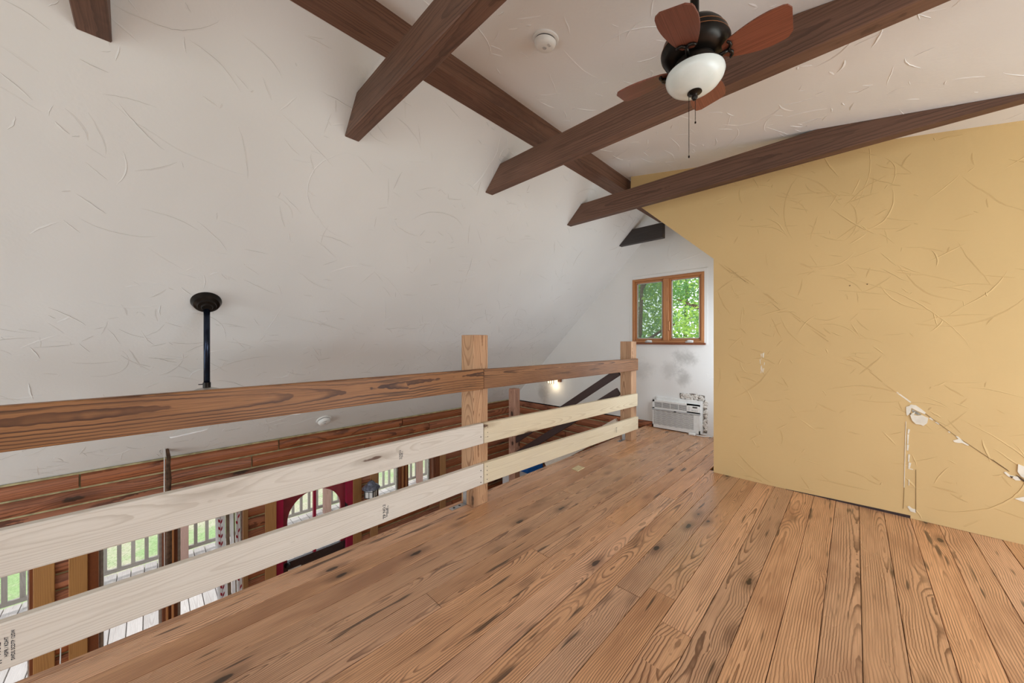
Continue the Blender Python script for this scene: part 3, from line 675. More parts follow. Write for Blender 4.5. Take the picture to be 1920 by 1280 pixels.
# ------------------------------------------------------------------ ceiling fan of the loft
FX, FY = -.463, 1.53
fan = thing('ceiling_fan', 'bronze ceiling fan with rosewood blades and a frosted bowl light', 'fan', (FX, FY, ceil(FX)))
c0 = (FX, FY, 0)
lathe('downrod', [(.0165, 2.44), (.0165, ceil(FX) + .004)], 'dark', fan, 16, c0)
lathe('canopy', [(.03, ceil(FX) - .055), (.055, ceil(FX) - .04), (.068, ceil(FX) - .01), (.068, ceil(FX) + .012)], 'dark', fan, 28, c0)
hs = lathe('motor_housing', [(.05, 2.318), (.082, 2.322), (.112, 2.340), (.124, 2.362), (.126, 2.374), (.121, 2.376), (.118, 2.398), (.108, 2.400), (.104, 2.425), (.086, 2.448), (.05, 2.462), (.018, 2.472), (.014, 2.475)], 'dark', fan, 48, c0)
for z_, r_ in ((2.375, .1255), (2.399, .1175)): lathe('copper_band', [(r_ - .004, z_ - .0012), (r_ + .0006, z_ - .0012), (r_ + .0006, z_ + .0012), (r_ - .004, z_ + .0012)], 'copper', hs, 48, c0)
lathe('switch_housing', [(.045, 2.286), (.072, 2.290), (.078, 2.304), (.075, 2.318), (.05, 2.321)], 'dark', fan, 36, c0)
lathe('light_fitter', [(.098, 2.268), (.103, 2.272), (.103, 2.279), (.08, 2.289), (.045, 2.291)], 'dark', fan, 40, c0)
lathe('glass_bowl', [(.098, 2.276), (.106, 2.272), (.108, 2.262), (.103, 2.246), (.090, 2.228), (.070, 2.213), (.045, 2.203), (.02, 2.199), (0, 2.198)], 'frost', fan, 48, c0)
fn = lathe('finial', [(0, 2.202), (.026, 2.201), (.027, 2.197), (.012, 2.192), (.008, 2.186), (.011, 2.183), (.0115, 2.177), (.007, 2.169), (0, 2.167)], 'dark', fan, 24, c0)
bm = bmesh.new()
def chain(name, x, y, z0_, z1_, pull):
    bm = bmesh.new(); n_ = int((z0_ - z1_) / .0062)
    for i in range(n_): lathe_bm(bm, [(0, -.0022), (.002, 0), (0, .0022)], 6, (x, y, z0_ - i * .0062))
    tube_bm(bm, [(x, y, z0_), (x, y, z1_)], .0009, 5)
    lathe_bm(bm, [(0, -pull), (.003, -pull * .9), (.0032, -pull * .3), (0, 0)], 8, (x, y, z1_))
    return obj(name, bm, 'dark', fan)
chain('pull_chain', FX - .015, FY - .020, 2.199, 1.945, .012); chain('pull_chain', FX + .004, FY - .004, 2.170, 2.08, .010)
def blade_bm():
    bm = bmesh.new(); n_ = 18; top = []; bot = []
    for i in range(n_ + 1):
        s_ = i / n_; x = .098 + .212 * s_
        wv = .030 + .040 * math.sin(min(1, s_ / .72) * math.pi / 2) - .006 * max(0, (s_ - .72) / .28)
        if s_ > .9: wv *= math.sqrt(max(.15, 1 - ((s_ - .9) / .1) ** 2 * .55))
        if s_ < .08: wv *= .72 + .28 * s_ / .08
        top.append((x, wv)); bot.append((x, -wv * .97))
    ol = top + bot[::-1]
    A = [bm.verts.new((x, y, -.0028)) for x, y in ol]; B = [bm.verts.new((x, y, .0028)) for x, y in ol]
    bm.faces.new(A); bm.faces.new(B[::-1])
    for i in range(len(ol)): bm.faces.new((A[i], A[(i + 1) % len(ol)], B[(i + 1) % len(ol)], B[i]))
    return bm
def iron_bm():
    bm = bmesh.new()
    tube_bm(bm, [(.066, 0, -.010), (.085, 0, -.016), (.103, 0, -.012), (.118, 0, -.0075)], [.009, .008, .007, .006], 8)
    for s_ in (-1, 1): tube_bm(bm, [(.118, 0, -.008), (.128, s_ * .014, -.008), (.126, s_ * .028, -.008), (.119, s_ * .036, -.0075)], [.006, .006, .0055, .004], 8)
    lathe_bm(bm, [(0, -.013), (.007, -.011), (.007, -.006), (0, -.004)], 10, (.118, 0, 0))
    return bm
for ang in (4, 94, 184, 274):
    mw = Matrix.Translation((FX, FY, 2.315)) @ Matrix.Rotation(math.radians(ang), 4, 'Z') @ Matrix.Rotation(math.radians(-13), 4, 'X')
    obj('blade', blade_bm(), 'blade', fan, mw=mw)
    obj('blade_iron', iron_bm(), 'dark', fan, True, mw=mw)

# ------------------------------------------------------------------ fan of the hall below, hanging through the opening
GX, GY = -3.301, .276; GZ = roof(GX)
fan2 = thing('hall_fan', 'fan on a long dark rod hanging from the sloping wall behind the handrail', 'fan', (GX, GY, GZ))
tl = Matrix.Translation((GX, GY, GZ)) @ Matrix.Rotation(math.atan(RM) * .0, 4, 'Y')
o = lathe('canopy', [(.0, -.072), (.028, -.072), (.034, -.062), (.050, -.058), (.054, -.045), (.072, -.036), (.082, -.012), (.086, -.006), (.086, .0), (.0, .0)], 'dark', fan2, 36)
nrm = Vector((RM, 0, -1)).normalized(); tiltm = Vector((0, 0, -1)).rotation_difference((Vector((0, 0, -1)) * .45 + nrm * .55).normalized()).to_matrix().to_4x4()
full = Vector((0, 0, -1)).rotation_difference(nrm).to_matrix().to_4x4()
o.matrix_basis = Matrix.Translation((GX, GY, GZ)) @ full
tube('downrod', [(GX + .030, GY, GZ - .045), (GX + .030, GY, .86)], .018, 'bluerod', fan2, 16)
lathe('coupler', [(.022, .862), (.022, .905), (.0, .905)], 'dark', fan2, 16, (GX + .03, GY, 0))
tube('coupler_pin', [(GX + .03, GY - .045, .893), (GX + .03, GY, .893)], .003, 'dark', fan2, 6)
lathe('motor', [(.05, .67), (.10, .69), (.115, .74), (.11, .80), (.085, .846), (.055, .862), (.03, .868), (0, .868)], 'alu', fan2, 36, (GX + .03, GY, 0))
for kk in range(5):
    an = math.radians(-12 + 72 * kk)
    bm = bmesh.new(); ol = [(.14, .05), (.20, .065), (.58, .085), (.605, .078), (.615, .06), (.615, -.06), (.605, -.078), (.58, -.085), (.20, -.065), (.14, -.05)]
    A = [bm.verts.new((x, y, -.003)) for x, y in ol]; B = [bm.verts.new((x, y, .003)) for x, y in ol]; bm.faces.new(A); bm.faces.new(B[::-1])
    for i in range(len(ol)): bm.faces.new((A[i], A[(i + 1) % len(ol)], B[(i + 1) % len(ol)], B[i]))
    mw = Matrix.Translation((GX + .03, GY, .678)) @ Matrix.Rotation(an, 4, 'Z') @ Matrix.Rotation(math.radians(9), 4, 'X')
    obj('blade', bm, 'cabwhite', fan2, mw=mw)

# ------------------------------------------------------------------ smoke detectors
def detector(loc, normal, label, r_=.07):
    t = thing('smoke_detector', label, 'smoke detector', loc, 'smoke detectors')
    rot = Vector((0, 0, -1)).rotation_difference(Vector(normal).normalized()).to_matrix().to_4x4(); k_ = r_ / .07
    mw = Matrix.Translation(loc) @ rot @ Matrix.Scale(k_, 4)
    def lt(n_, prof, mat): o_ = lathe(n_, prof, mat, t, 36); o_.matrix_basis = mw; return o_
    lt('base_plate', [(.0, -.010), (.066, -.010), (.072, -.006), (.072, .002), (0, .002)], 'plastic')
    lt('vent_ring', [(.0, -.018), (.057, -.018), (.057, -.009), (0, -.009)], 'slot')
    lt('body', [(0, -.046), (.040, -.046), (.050, -.041), (.057, -.030), (.060, -.017), (0, -.017)], 'plastic')
    lt('test_button', [(0, -.049), (.010, -.049), (.012, -.0455), (0, -.0455)], 'plasticgrey')
    bm = bmesh.new()
    for i in range(3): bx(bm, .026, .040, -.012 + i * .008, -.009 + i * .008, -.0472, -.0455)
    o_ = obj('sounder_slots', bm, 'plasticgrey', t, mw=mw)
    return t
detector((-1.215, 1.512, ceil(-1.215)), (CM, 0, -1), 'round white smoke detector on the ceiling between the beams')
detector((-4.545, 1.443, roof(-4.545)), (RM, 0, -1), 'small round white smoke detector low on the sloping wall above the logs', .08)

# ------------------------------------------------------------------ air conditioner and the broken plaster round it
AX0, AX1, AY = -2.000, -1.400, YE - .06
ac = thing('air_conditioner', 'white window air conditioner set into the gable wall at floor level', 'air conditioner', ((AX0 + AX1) / 2, AY, 0))
box('sleeve', AX0 + .035, AX1 + .02, AY + .03, YE + .30, .01, .43, 'acwhite', ac, .004)
AYF = AY
bm = bmesh.new(); bx(bm, AX0, AX1, AYF + .012, AYF + .05, .012, .385); bevel(bm, .012, 2); shell = obj('front_panel', bm, 'acwhite', ac)
box('vent_recess', AX0 + .025, AX1 - .155, AYF + .0075, AYF + .012, .285, .362, 'slot', ac)
bm = bmesh.new()
for i in range(6): bx(bm, AX0 + .025, AX1 - .155, AYF + .0005, AYF + .0095, .288 + i * .0132, .2935 + i * .0132)
for i in range(5):
    xx = AX0 + .025 + i * (AX1 - AX0 - .18) / 4; bx(bm, xx - .002, xx + .002, AYF - .0005, AYF + .0095, .285, .362)
bx(bm, AX0, AX0 + .025, AYF, AYF + .012, .27, .385); bx(bm, AX1 - .155, AX1, AYF, AYF + .012, .27, .385); bx(bm, AX0, AX1, AYF, AYF + .012, .362, .385); bx(bm, AX0, AX1, AYF, AYF + .012, .27, .285)
obj('louvre', bm, 'acwhite', ac)['kind'] = 'stuff'
box('trim_strip', AX0 - .004, AX1 + .004, AYF - .004, AYF + .02, .248, .270, 'plasticgrey', ac, .003)
box('badge', AX0 + .285, AX0 + .315, AYF - .0052, AYF - .0042, .253, .265, 'nail', ac)
box('grille_recess', AX0 + .01, AX1 - .01, AYF + .008, AYF + .0125, .055, .246, 'slot', ac)
bm = bmesh.new(); n_ = 15; zr0, zr1 = .055, .246; xs0, xs1 = AX0 + .012, AX1 - .075
for i in range(n_):
    z_ = zr0 + (zr1 - zr0) * (i + .5) / n_
    pts_ = 29; a_ = []
    for j in range(pts_):
        x_ = xs0 + (xs1 - xs0) * j / (pts_ - 1); dz_ = .0016 * (1 if j % 4 < 2 else -1); a_.append((x_, z_ + dz_))
    for (xa_, za_), (xb_, zb__) in zip(a_, a_[1:]):
        prism_bm(bm, [(xa_, za_ - .0036), (xb_, zb__ - .0036), (xb_, zb__ + .0036), (xa_, za_ + .0036)], 'y', AYF + .001, AYF + .0085)
bx(bm, AX0, AX0 + .012, AYF, AYF + .012, .012, .25); bx(bm, AX1 - .012, AX1, AYF, AYF + .012, .012, .25); bx(bm, AX0, AX1, AYF, AYF + .012, .012, .055)
bx(bm, xs1, AX1 - .012, AYF + .003, AYF + .0085, .055, .246)
for i in range(14): bx(bm, xs1 + .004, AX1 - .016, AYF + .0015, AYF + .004, .060 + i * .0133, .068 + i * .0133)
obj('intake_grille', bm, 'acwhite', ac)['kind'] = 'stuff'
pn = box('control_panel', AX1 - .145, AX1 - .012, AYF - .002, AYF + .004, .292, .366, 'acwhite', ac, .002)
box('display', AX1 - .085, AX1 - .030, AYF - .0035, AYF - .002, .338, .355, 'slot', pn)
bm = bmesh.new()
for i in range(3): bx(bm, AX1 - .135, AX1 - .120, AYF - .0035, AYF - .002, .305 + i * .018, .313 + i * .018)
for i in range(4): bx(bm, AX1 - .095 + i * .02, AX1 - .083 + i * .02, AYF - .0035, AYF - .002, .303, .312)
obj('buttons', bm, 'plasticgrey', pn)['kind'] = 'stuff'
box('power_plug', AX1 - .115, AX1 - .035, AYF - .07, AYF - .03, .001, .03, 'acwhite', ac, .006)
tube('power_cord', [(AX1 - .04, AYF - .05, .014), (AX1 + .0, AYF - .04, .007), (AX1 + .06, AYF - .03, .006), (AX1 + .10, AYF + .02, .006), (AX1 + .14, AYF + .01, .007)], .006, 'acwhite', ac, 8)
# crumbling edge
rub = thing('broken_plaster', 'crumbling grey plaster edge above and beside the air conditioner', 'plaster', (-1.5, YE, .43))
def rubble(name, x0_, x1_, z0_, z1_, n__, seed, parent):
    r_ = random.Random(seed); bm = bmesh.new()
    for i in range(n__):
        c = Vector((r_.uniform(x0_, x1_), YE - r_.uniform(.0, .012), r_.uniform(z0_, z1_))); s_ = r_.uniform(.010, .024)
        g = bmesh.ops.create_icosphere(bm, subdivisions=1, radius=s_)
        for v in g['verts']: v.co = c + Vector((v.co.x * r_.uniform(.8, 1.3), v.co.y * .7, v.co.z * r_.uniform(.7, 1.2)))
    o_ = obj(name, bm, 'foam', parent); o_['kind'] = 'stuff'; return o_
def ragged(name, x0_, x1_, z0_, z1_, mat, parent, seed, y=YE - .004):
    r_ = random.Random(seed); pts_ = []
    n_x = max(3, int((x1_ - x0_) / .03)); n_z = max(2, int((z1_ - z0_) / .03))
    for i in range(n_x): pts_.append((x0_ + (x1_ - x0_) * i / n_x, z0_ + r_.uniform(-.004, .004)))
    for i in range(n_z): pts_.append((x1_ + r_.uniform(-.008, .008), z0_ + (z1_ - z0_) * i / n_z))
    for i in range(n_x): pts_.append((x1_ - (x1_ - x0_) * i / n_x, z1_ + r_.uniform(-.008, .008)))
    for i in range(n_z): pts_.append((x0_ + r_.uniform(-.005, .005), z1_ - (z1_ - z0_) * i / n_z))
    return prism(name, pts_, 'y', y, YE + .001, mat, parent)
ragged('cavity', -1.655, -1.36, .43, .505, 'foamdark', rub, 2); rubble('crumbs', -1.64, -1.37, .432, .495, 75, 4, rub)
ragged('cavity', -1.378, -1.335, .03, .44, 'foamdark', rub, 3); rubble('crumbs', -1.372, -1.335, .06, .44, 40, 6, rub)

# ------------------------------------------------------------------ damage on the ochre partition
def patch(name, pts_, mat, t=.003, y=YP):
    return prism(name, pts_, 'y', y - t, y - .0002, mat, part)
patch('torn_patch', [(.248, .750), (.262, .757), (.270, .768), (.292, .766), (.318, .742), (.336, .722), (.330, .712), (.300, .728), (.272, .745), (.268, .716), (.262, .700), (.254, .690), (.250, .70)], 'drywall')
patch('torn_patch', [(.266, .700), (.300, .698), (.318, .704), (.346, .690), (.341, .655), (.325, .634), (.312, .640), (.292, .640), (.275, .662)], 'drywall', .006)
patch('hole', [(.256, .735), (.268, .737), (.269, .701), (.256, .704)], 'hole', .0015)
patch('hole', [(.274, .738), (.300, .722), (.318, .706), (.298, .702), (.282, .712), (.274, .722)], 'greyhole', .0015)
patch('torn_patch', [(.276, .712), (.290, .722), (.284, .700), (.270, .700)], 'drywall', .004)
def strip(name, a, b, w0, w1, mat, t=.0022):
    a, b = Vector(a), Vector(b); d = (b - a).normalized(); n__ = Vector((-d.y, d.x))
    patch(name, [tuple(a + n__ * w0), tuple(b + n__ * w1), tuple(b - n__ * w1), tuple(a - n__ * w0)], mat, t)
strip('scored_line', (.248, .65), (.240, .20), .0014, .0016, 'drywall'); strip('scored_line', (.240, .20), (.236, .055), .0006, .0006, 'crack')
strip('scored_line', (.293, .335), (.2925, .05), .0005, .0009, 'crack')
for a_, b_, w_ in (((.262, .60), (.258, .57), .005), ((.258, .565), (.256, .50), .004), ((.2575, .495), (.255, .455), .005), ((.262, .43), (.260, .38), .004), ((.266, .375), (.262, .34), .006), ((.258, .335), (.280, .332), .003), ((.262, .26), (.261, .22), .002)):
    strip('paint_chip', a_, b_, w_, w_ * .7, 'drywall')
rc_ = random.Random(8)
for i in range(16):
    q_ = rc_.uniform(0, .92); xx_ = -.90 + 1.12 * q_; zz_ = 1.93 - 1.09 * q_ + rc_.uniform(-.03, .025); l_ = rc_.uniform(.04, .16)
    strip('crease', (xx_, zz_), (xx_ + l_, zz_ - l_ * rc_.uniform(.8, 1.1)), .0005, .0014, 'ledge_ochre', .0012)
patch('torn_patch', [(.254, .075), (.262, .082), (.275, .070), (.290, .068), (.291, .045), (.268, .048)], 'drywall')
strip('crack', (.16, .885), (.205, .845), .0008, .0025, 'yellow', .002); strip('crack', (.205, .845), (.27, .782), .004, .004, 'drywall', .0006)
strip('crack', (.335, .715), (.45, .602), .0010, .0006, 'crack'); strip('crack', (.45, .602), (.66, .418), .0007, .0012, 'crack'); strip('crack', (.60, .475), (.655, .425), .0006, .0006, 'crack')
for a_, b_, w_ in (((.352, .690), (.366, .678), .006), ((.378, .668), (.392, .655), .004), ((.430, .615), (.437, .608), .004)): strip('paint_chip', a_, b_, w_, w_ * .5, 'drywall')
patch('torn_patch', [(.448, .560), (.470, .575), (.458, .592), (.470, .590), (.492, .560), (.512, .545), (.506, .540), (.484, .553), (.470, .550), (.455, .552)], 'drywall')
patch('torn_patch', [(.690, .47), (.735, .45), (.76, .40), (.74, .36), (.715, .39), (.700, .40), (.688, .425)], 'drywall', .006)
patch('torn_patch', [(.640, .408), (.648, .414), (.664, .396), (.690, .395), (.700, .375), (.682, .372), (.672, .382), (.655, .388)], 'drywall')
patch('hole', [(.660, .393), (.675, .392), (.668, .380)], 'hole', .0035); patch('hole', [(.684, .405), (.700, .392), (.73, .365), (.72, .36), (.695, .385)], 'hole', .0038)
patch('torn_patch', [(.678, .262), (.75, .31), (.76, .24), (.70, .255)], 'drywall')
rr_ = random.Random(3)
for i in range(9):
    x_ = -.558 + rr_.uniform(-.022, .022); z_ = 1.0 + rr_.uniform(-.08, .07); strip('scuff', (x_, z_), (x_ + rr_.uniform(-.008, .008), z_ + rr_.uniform(.02, .05)), .0015, .003, 'drywall', .0008)
for x_, z_ in ((-.03, 1.60), (.06, 1.60)): strip('nail_hole', (x_, z_), (x_ + .006, z_ + .004), .004, .003, 'crack')
prism('baseboard_gap', [(-.40, .0), (.268, .0), (.268, .019), (.1, .016), (-.1, .011), (-.40, .002)], 'y', YP - .0012, YP - .0002, 'umber', part)

# ------------------------------------------------------------------ small things
card = prism('wood_offcut', [(-1.894, 2.745), (-1.898, 2.856), (-1.823, 2.85), (-1.817, 2.725)], 'z', .0006, .006, 'paper'); tag(card, 'small pale square offcut lying on the floor near the railing', 'offcut')
# wall lamp on the gable
lx, lz = -3.70, .47
lamp = thing('wall_lamp', 'small lit wall lamp on the gable glimpsed under the handrail', 'lamp', (lx, YE, lz))
box('back_plate', lx + .03, lx + .12, YE - .025, YE - .001, lz + .02, lz + .22, 'jamb', lamp, .004)
bm = bmesh.new(); bx(bm, lx - .085, lx + .055, YE - .135, YE - .03, lz, lz + .17); sh = obj('glass_shade', bm, 'lit', lamp)
for xx in (lx - .085, lx - .040, lx + .005, lx + .050): box('glazing_bar', xx - .004, xx + .006, YE - .139, YE - .134, lz - .004, lz + .174, 'dark', lamp)
for yy_ in (YE - .137, YE - .034): box('glazing_bar', lx - .089, lx - .083, yy_, yy_ + .006, lz - .004, lz + .174, 'dark', lamp)
box('lamp_cap', lx - .10, lx + .07, YE - .15, YE - .02, lz + .174, lz + .19, 'dark', lamp, .003)
ld = bpy.data.lights.new('wall_lamp_bulb', 'POINT'); ld.energy = .9; ld.color = (1, .84, .60); ld.shadow_soft_size = .04
lo = bpy.data.objects.new('wall_lamp_bulb', ld); COL.objects.link(lo); lo.location = (lx - .01, YE - .10, lz - .06)

# lantern beside the door
nx_, ny_, nz_ = XW + .17, 2.020, -.62
lan = thing('wall_lantern', 'blue-grey metal lantern with opal panes on the log wall beside the crimson door', 'lantern', (nx_, ny_, -.86))
c1 = (nx_, ny_, 0)
lathe('roof', [(.112, -.735), (.110, -.728), (.085, -.70), (.05, -.682), (.046, -.665), (.030, -.648), (.012, -.638), (0, -.636)], 'slate', lan, 24, c1)
def lantern_rot(): return Matrix.Translation((nx_, ny_, 0)) @ Matrix.Rotation(math.radians(38), 4, 'Z')
bm = bmesh.new(); bx(bm, -.055, .055, -.055, .055, -.848, -.742); obj('opal_panes', bm, 'lampglass', lan, mw=lantern_rot())
bm = bmesh.new()
for sx in (-1, 1):
    for sy in (-1, 1): bx(bm, sx * .056 - .006, sx * .056 + .006, sy * .056 - .006, sy * .056 + .006, -.855, -.735)
for z_ in (-.855, -.772): 
    for s_ in (-1, 1): bx(bm, -.06, .06, s_ * .056 - .004, s_ * .056 + .004, z_, z_ + .007); bx(bm, s_ * .056 - .004, s_ * .056 + .004, -.06, .06, z_, z_ + .007)
for s_ in (-1, 1): bx(bm, -.003, .003, s_ * .056 - .003, s_ * .056 + .003, -.85, -.772); bx(bm, s_ * .056 - .003, s_ * .056 + .003, -.003, .003, -.85, -.772)
obj('cage', bm, 'black', lan, mw=lantern_rot())
tube('hook', [(nx_, ny_, -.64), (nx_, ny_, -.60), (nx_ - .02, ny_, -.55), (nx_ - .08, ny_, -.53), (XW + .02, ny_, -.55)], .006, 'copper', lan, 8)
box('wall_plate', XW + .016, XW + .03, ny_ - .04, ny_ + .04, -.62, -.48, 'slate', lan, .004)

# branch hung on the log wall
brn = thing('branch', 'bare bark branch with a wire twist and white cord against the log wall', 'branch', (-4.62, .118, -.9))
tube('stem', [(-4.64, .118, -1.0), (-4.64, .120, -.55), (-4.635, .112, -.24), (-4.63, .118, -.10), (-4.63, .113, .02), (-4.625, .118, .10), (-4.62, .106, .20), (-4.62, .102, .235)], [.024, .022, .021, .022, .018, .016, .011, .004], 'bark', brn, 10)
tube('white_cord', [(-4.605, .090, -1.0), (-4.605, .088, -.25), (-4.605, .089, .21)], .004, 'plastic', brn, 6)
hp = [( -4.61 + .008 * math.cos(i * .9), .098 + .010 * math.sin(i * .9) - .0025 * i, .228 - .0008 * i * i * .45) for i in range(16)]
tube('wire_twist', hp, .0035, 'alu', brn, 6)
tag(tube('hanging_cord', [(XW + .035, -.515, -1.25), (XW + .035, -.52, -1.5), (XW + .04, -.527, -2.3)], .004, 'plastic', None, 6), 'thin white cord hanging between the two golden trim boards at left', 'cord')

# patterned curtain
cur = thing('curtain', 'white curtain printed with red leaf sprigs hanging at the glass door', 'curtain', (XW + .10, .57, ZL))
def cur_x(y): return XW + .085 + .018 * math.sin((y - .44) * 46) + .01 * math.sin((y - .4) * 23)
def sheet(name, y0, y1, mat, dx=0.0, nseg=48):
    bm = bmesh.new(); rows = []
    for z_ in (WT - .02, -.8, -1.2, -1.6, ZL + .05):
        rows.append([bm.verts.new((cur_x(y0 + (y1 - y0) * i / nseg) + dx, y0 + (y1 - y0) * i / nseg + .01 * math.sin(z_ * 3), z_)) for i in range(nseg + 1)])
    for A_, B_ in zip(rows, rows[1:]):
        for i in range(nseg): bm.faces.new((A_[i], A_[i + 1], B_[i + 1], B_[i]))
    bmesh.ops.solidify(bm, geom=list(bm.faces), thickness=.003)
    return obj(name, bm, mat, cur, True)
cl = sheet('fabric_panel', .462, .545, 'cloth'); sheet('lining_fold', .548, .578, 'taupe', -.006, 16); sheet('fabric_panel', .581, .608, 'cloth', .004, 16)
sheet('lining_fold', .610, .622, 'taupe', -.006, 8); c3 = sheet('fabric_panel', .624, .668, 'cloth', .002, 20)
def sprig(yc, parent, half=False):
    bm = bmesh.new(); r_ = random.Random(int(yc * 1000))
    def q(y, z): return (cur_x(y) + .0055, y + .01 * math.sin(z * 3), z)
    z_ = WT - .08; i = 0
    while z_ > ZL + .15:
        for s_ in ((-1, 1) if not half else (-1 if i % 2 else 1,)):
            y0 = yc + s_ * .004; L_ = .050; wd = .0075; dy, dz = s_ * .42, .9
            zz_ = z_ - (.018 if s_ > 0 else 0)
            ol = []
            for k_ in range(9):
                a_ = k_ / 8; ol.append((y0 + dy * L_ * a_ * .6 + dz * wd * math.sin(math.pi * a_) * 1, zz_ + dz * L_ * a_ - dy * wd * math.sin(math.pi * a_)))
            for k_ in range(7, 0, -1):
                a_ = k_ / 8; ol.append((y0 + dy * L_ * a_ * .6 - dz * wd * math.sin(math.pi * a_) * 1, zz_ + dz * L_ * a_ + dy * wd * math.sin(math.pi * a_)))
            bm.faces.new([bm.verts.new(q(min(max(y, .464), .667), z)) for y, z in ol])
        z_ -= .075; i += 1
    zs = [WT - .05 - (WT - .05 - ZL - .1) * i / 40 for i in range(41)]
    for a_, b_ in zip(zs, zs[1:]): bm.faces.new([bm.verts.new(q(y, z)) for y, z in ((yc - .0015, a_), (yc + .0015, a_), (yc + .0015, b_), (yc - .0015, b_))])
    obj('leaf_print', bm, 'leafprint', parent)['kind'] = 'stuff'
sprig(.503, cl); sprig(.646, c3, True)
tube('curtain_rod', [(XW + .085, .40, WT - .02), (XW + .085, .72, WT - .02)], .008, 'dark', cur, 8)

# cabinets in the stair corner of the hall
cb = thing('blue_cabinet', 'tall cobalt blue cabinet in the stair corner below the loft edge', 'cabinet', (-4.13, 4.66, ZL))
box('carcass', -4.28, -3.975, 4.475, 4.845, ZL, -.97, 'blue', cb, .004); box('door_panel', -3.972, -3.955, 4.480, 4.840, ZL + .05, -.98, 'blue', cb, .003)
box('handle', -3.953, -3.940, 4.51, 4.525, -1.75, -1.60, 'alu', cb, .002)
cw = thing('white_cabinet', 'tall white cabinet left of the blue one, seen past the newel', 'cabinet', (-4.13, 4.3, ZL))
box('carcass', -4.28, -3.975, 4.16, 4.452, ZL, -1.05, 'cabwhite', cw, .004); box('door_panel', -3.972, -3.955, 4.165, 4.447, ZL + .05, -1.06, 'cabwhite', cw, .003)
box('handle', -3.953, -3.940, 4.41, 4.425, -1.75, -1.60, 'alu', cw, .002)

# ------------------------------------------------------------------ outdoors: deck, railing, lawn, trees
ZD = -2.40; XD = -8.05
dk = box('deck', XD - .12, XW - .17, -3.4, 7.0, ZD - .2, ZD - .041, 'deckrail'); tag(dk, 'weathered grey board deck outside the log wall', 'deck', kind='structure')
y_ = -3.4
while y_ < 7.0:
    board('deck_board', (XW - .17, y_ + .07, ZD - .02), (XD - .14, y_ + .07, ZD - .02), (0, 1, 0), .137, .038, 'deck', dk, r=.004); y_ += .145
dr = thing('deck_railing', 'grey baluster railing along the outer edge of the deck', 'railing', (XD, 1.8, ZD))
board('bottom_rail', (XD, -3.4, ZD + .11), (XD, 7, ZD + .11), (0, 0, 1), .06, .04, 'deckrail', dr); board('top_rail', (XD, -3.4, ZD + .95), (XD, 7, ZD + .95), (0, 0, 1), .04, .14, 'deckrail', dr)
y_ = -3.38; bmesh_shared = None
while y_ < 7:
    y_ += .145
    mw = (XD, y_, ZD + .14)
    if bmesh_shared is None:
        bo = board('baluster', mw, (XD, y_, ZD + .93), (0, 1, 0), .045, .04, 'deckrail', dr, r=0); bmesh_shared = bo
    else:
        c = bmesh_shared.copy(); COL.objects.link(c); c.matrix_basis = Matrix.Translation((0, y_ - bmesh_shared.matrix_basis.translation.y, 0)) @ bmesh_shared.matrix_basis
for i, (py_, lb) in enumerate(((-2.2, 'pinkish deck post beyond the leftmost glass door'), (.37, 'pinkish deck post seen through the glass door beside the curtain'), (2.57, 'pinkish deck post seen through the arched door'), (4.75, 'pinkish deck post seen through the window right of the lantern'))):
    tag(board('deck_post', (XD + .15, py_, ZD), (XD + .15, py_, ZD + 2.6), (0, 1, 0), .13, .13, 'deckpost', None, r=.006), lb, 'post', 'posts along the deck edge')
g = box('ground', -40, 30, -30, 40, -3.3, -3.05, 'grass'); tag(g, 'sunlit lawn around the house', 'ground', kind='structure')

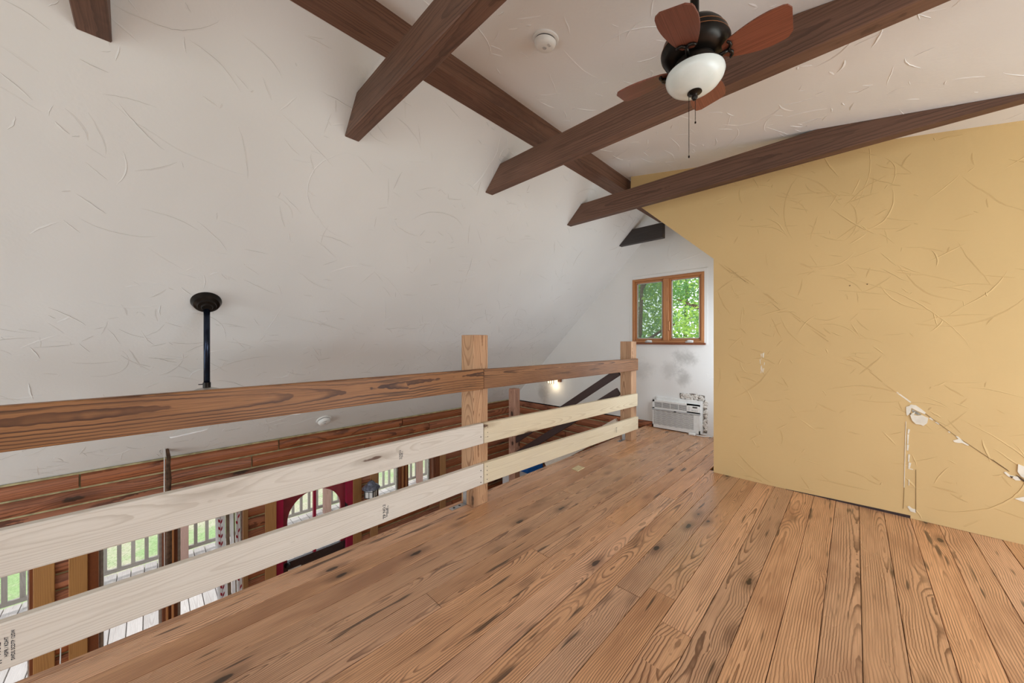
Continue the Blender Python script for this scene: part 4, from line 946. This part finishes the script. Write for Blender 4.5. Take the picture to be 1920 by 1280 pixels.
def tree(label, x, y, hgt, rad, seed, mat, n_leaf, zc, ls=.085):
    r_ = random.Random(seed); t = thing('tree', label, 'tree', (x, y, -3.05), 'trees outside the gable window')
    tube('trunk', [(x, y, -3.1), (x + .1, y + .05, -1), (x - .05, y, 1), (x + .1, y, hgt - 1)], [.13, .10, .07, .03], 'bark', t, 10)
    bm = bmesh.new()
    for i in range(4):
        a_ = r_.uniform(0, 6.28); z0_ = r_.uniform(-.3, hgt - 2); tube_bm(bm, [(x, y, z0_), (x + math.cos(a_) * rad * .4, y + math.sin(a_) * rad * .4, z0_ + .5), (x + math.cos(a_) * rad * .8, y + math.sin(a_) * rad * .8, z0_ + .8)], [.05, .03, .01], 6)
    obj('branches', bm, 'bark', t)['kind'] = 'stuff'
    verts, faces = [], []
    cl_ = []
    for i in range(46):
        u = r_.uniform(-1, 1); a_ = r_.uniform(0, 6.283); q = math.sqrt(1 - u * u); k_ = r_.uniform(.55, 1.0)
        cl_.append(Vector((x + q * math.cos(a_) * rad * k_, y + q * math.sin(a_) * rad * k_, zc + u * (hgt - zc) * k_)))
    for i in range(n_leaf):
        c = cl_[i % len(cl_)] + Vector((r_.gauss(0, .26), r_.gauss(0, .26), r_.gauss(0, .2))) * (rad / 1.6)
        d = Vector((r_.gauss(0, 1), r_.gauss(0, 1), r_.gauss(-.3, .6))).normalized(); s_ = d.cross(Vector((r_.gauss(0, 1), r_.gauss(0, 1), r_.gauss(0, 1)))).normalized()
        L_ = ls * r_.uniform(.7, 1.4); b0 = len(verts)
        verts += [c, c + d * L_ * .5 + s_ * L_ * .28, c + d * L_, c + d * L_ * .5 - s_ * L_ * .28]; faces.append((b0, b0 + 1, b0 + 2, b0 + 3))
    me = bpy.data.meshes.new('foliage'); me.from_pydata(verts, [], faces); me.materials.append(M[mat]); o_ = bpy.data.objects.new('foliage', me); link(o_, t); o_['kind'] = 'stuff'
tree('bright yellow-green tree filling the right casement', -1.75, 9.0, 4.6, 1.7, 11, 'leaf_a', 18000, 1.6)
tree('darker green tree behind the left casement', -4.75, 10.6, 5.4, 1.9, 12, 'leaf_b', 10000, 1.9, .10)
tree('tall green tree farther back between the casements', -4.2, 13.0, 7.0, 2.6, 13, 'leaf_a', 10000, 2.8, .13)
tree('broad tree at the left edge of the gable window view', -7.6, 13.5, 7.0, 2.8, 14, 'leaf_b', 9000, 2.6, .14)
tree('broad tree at the right edge of the gable window view', -1.2, 14.0, 7.0, 2.8, 15, 'leaf_b', 9000, 2.6, .14)
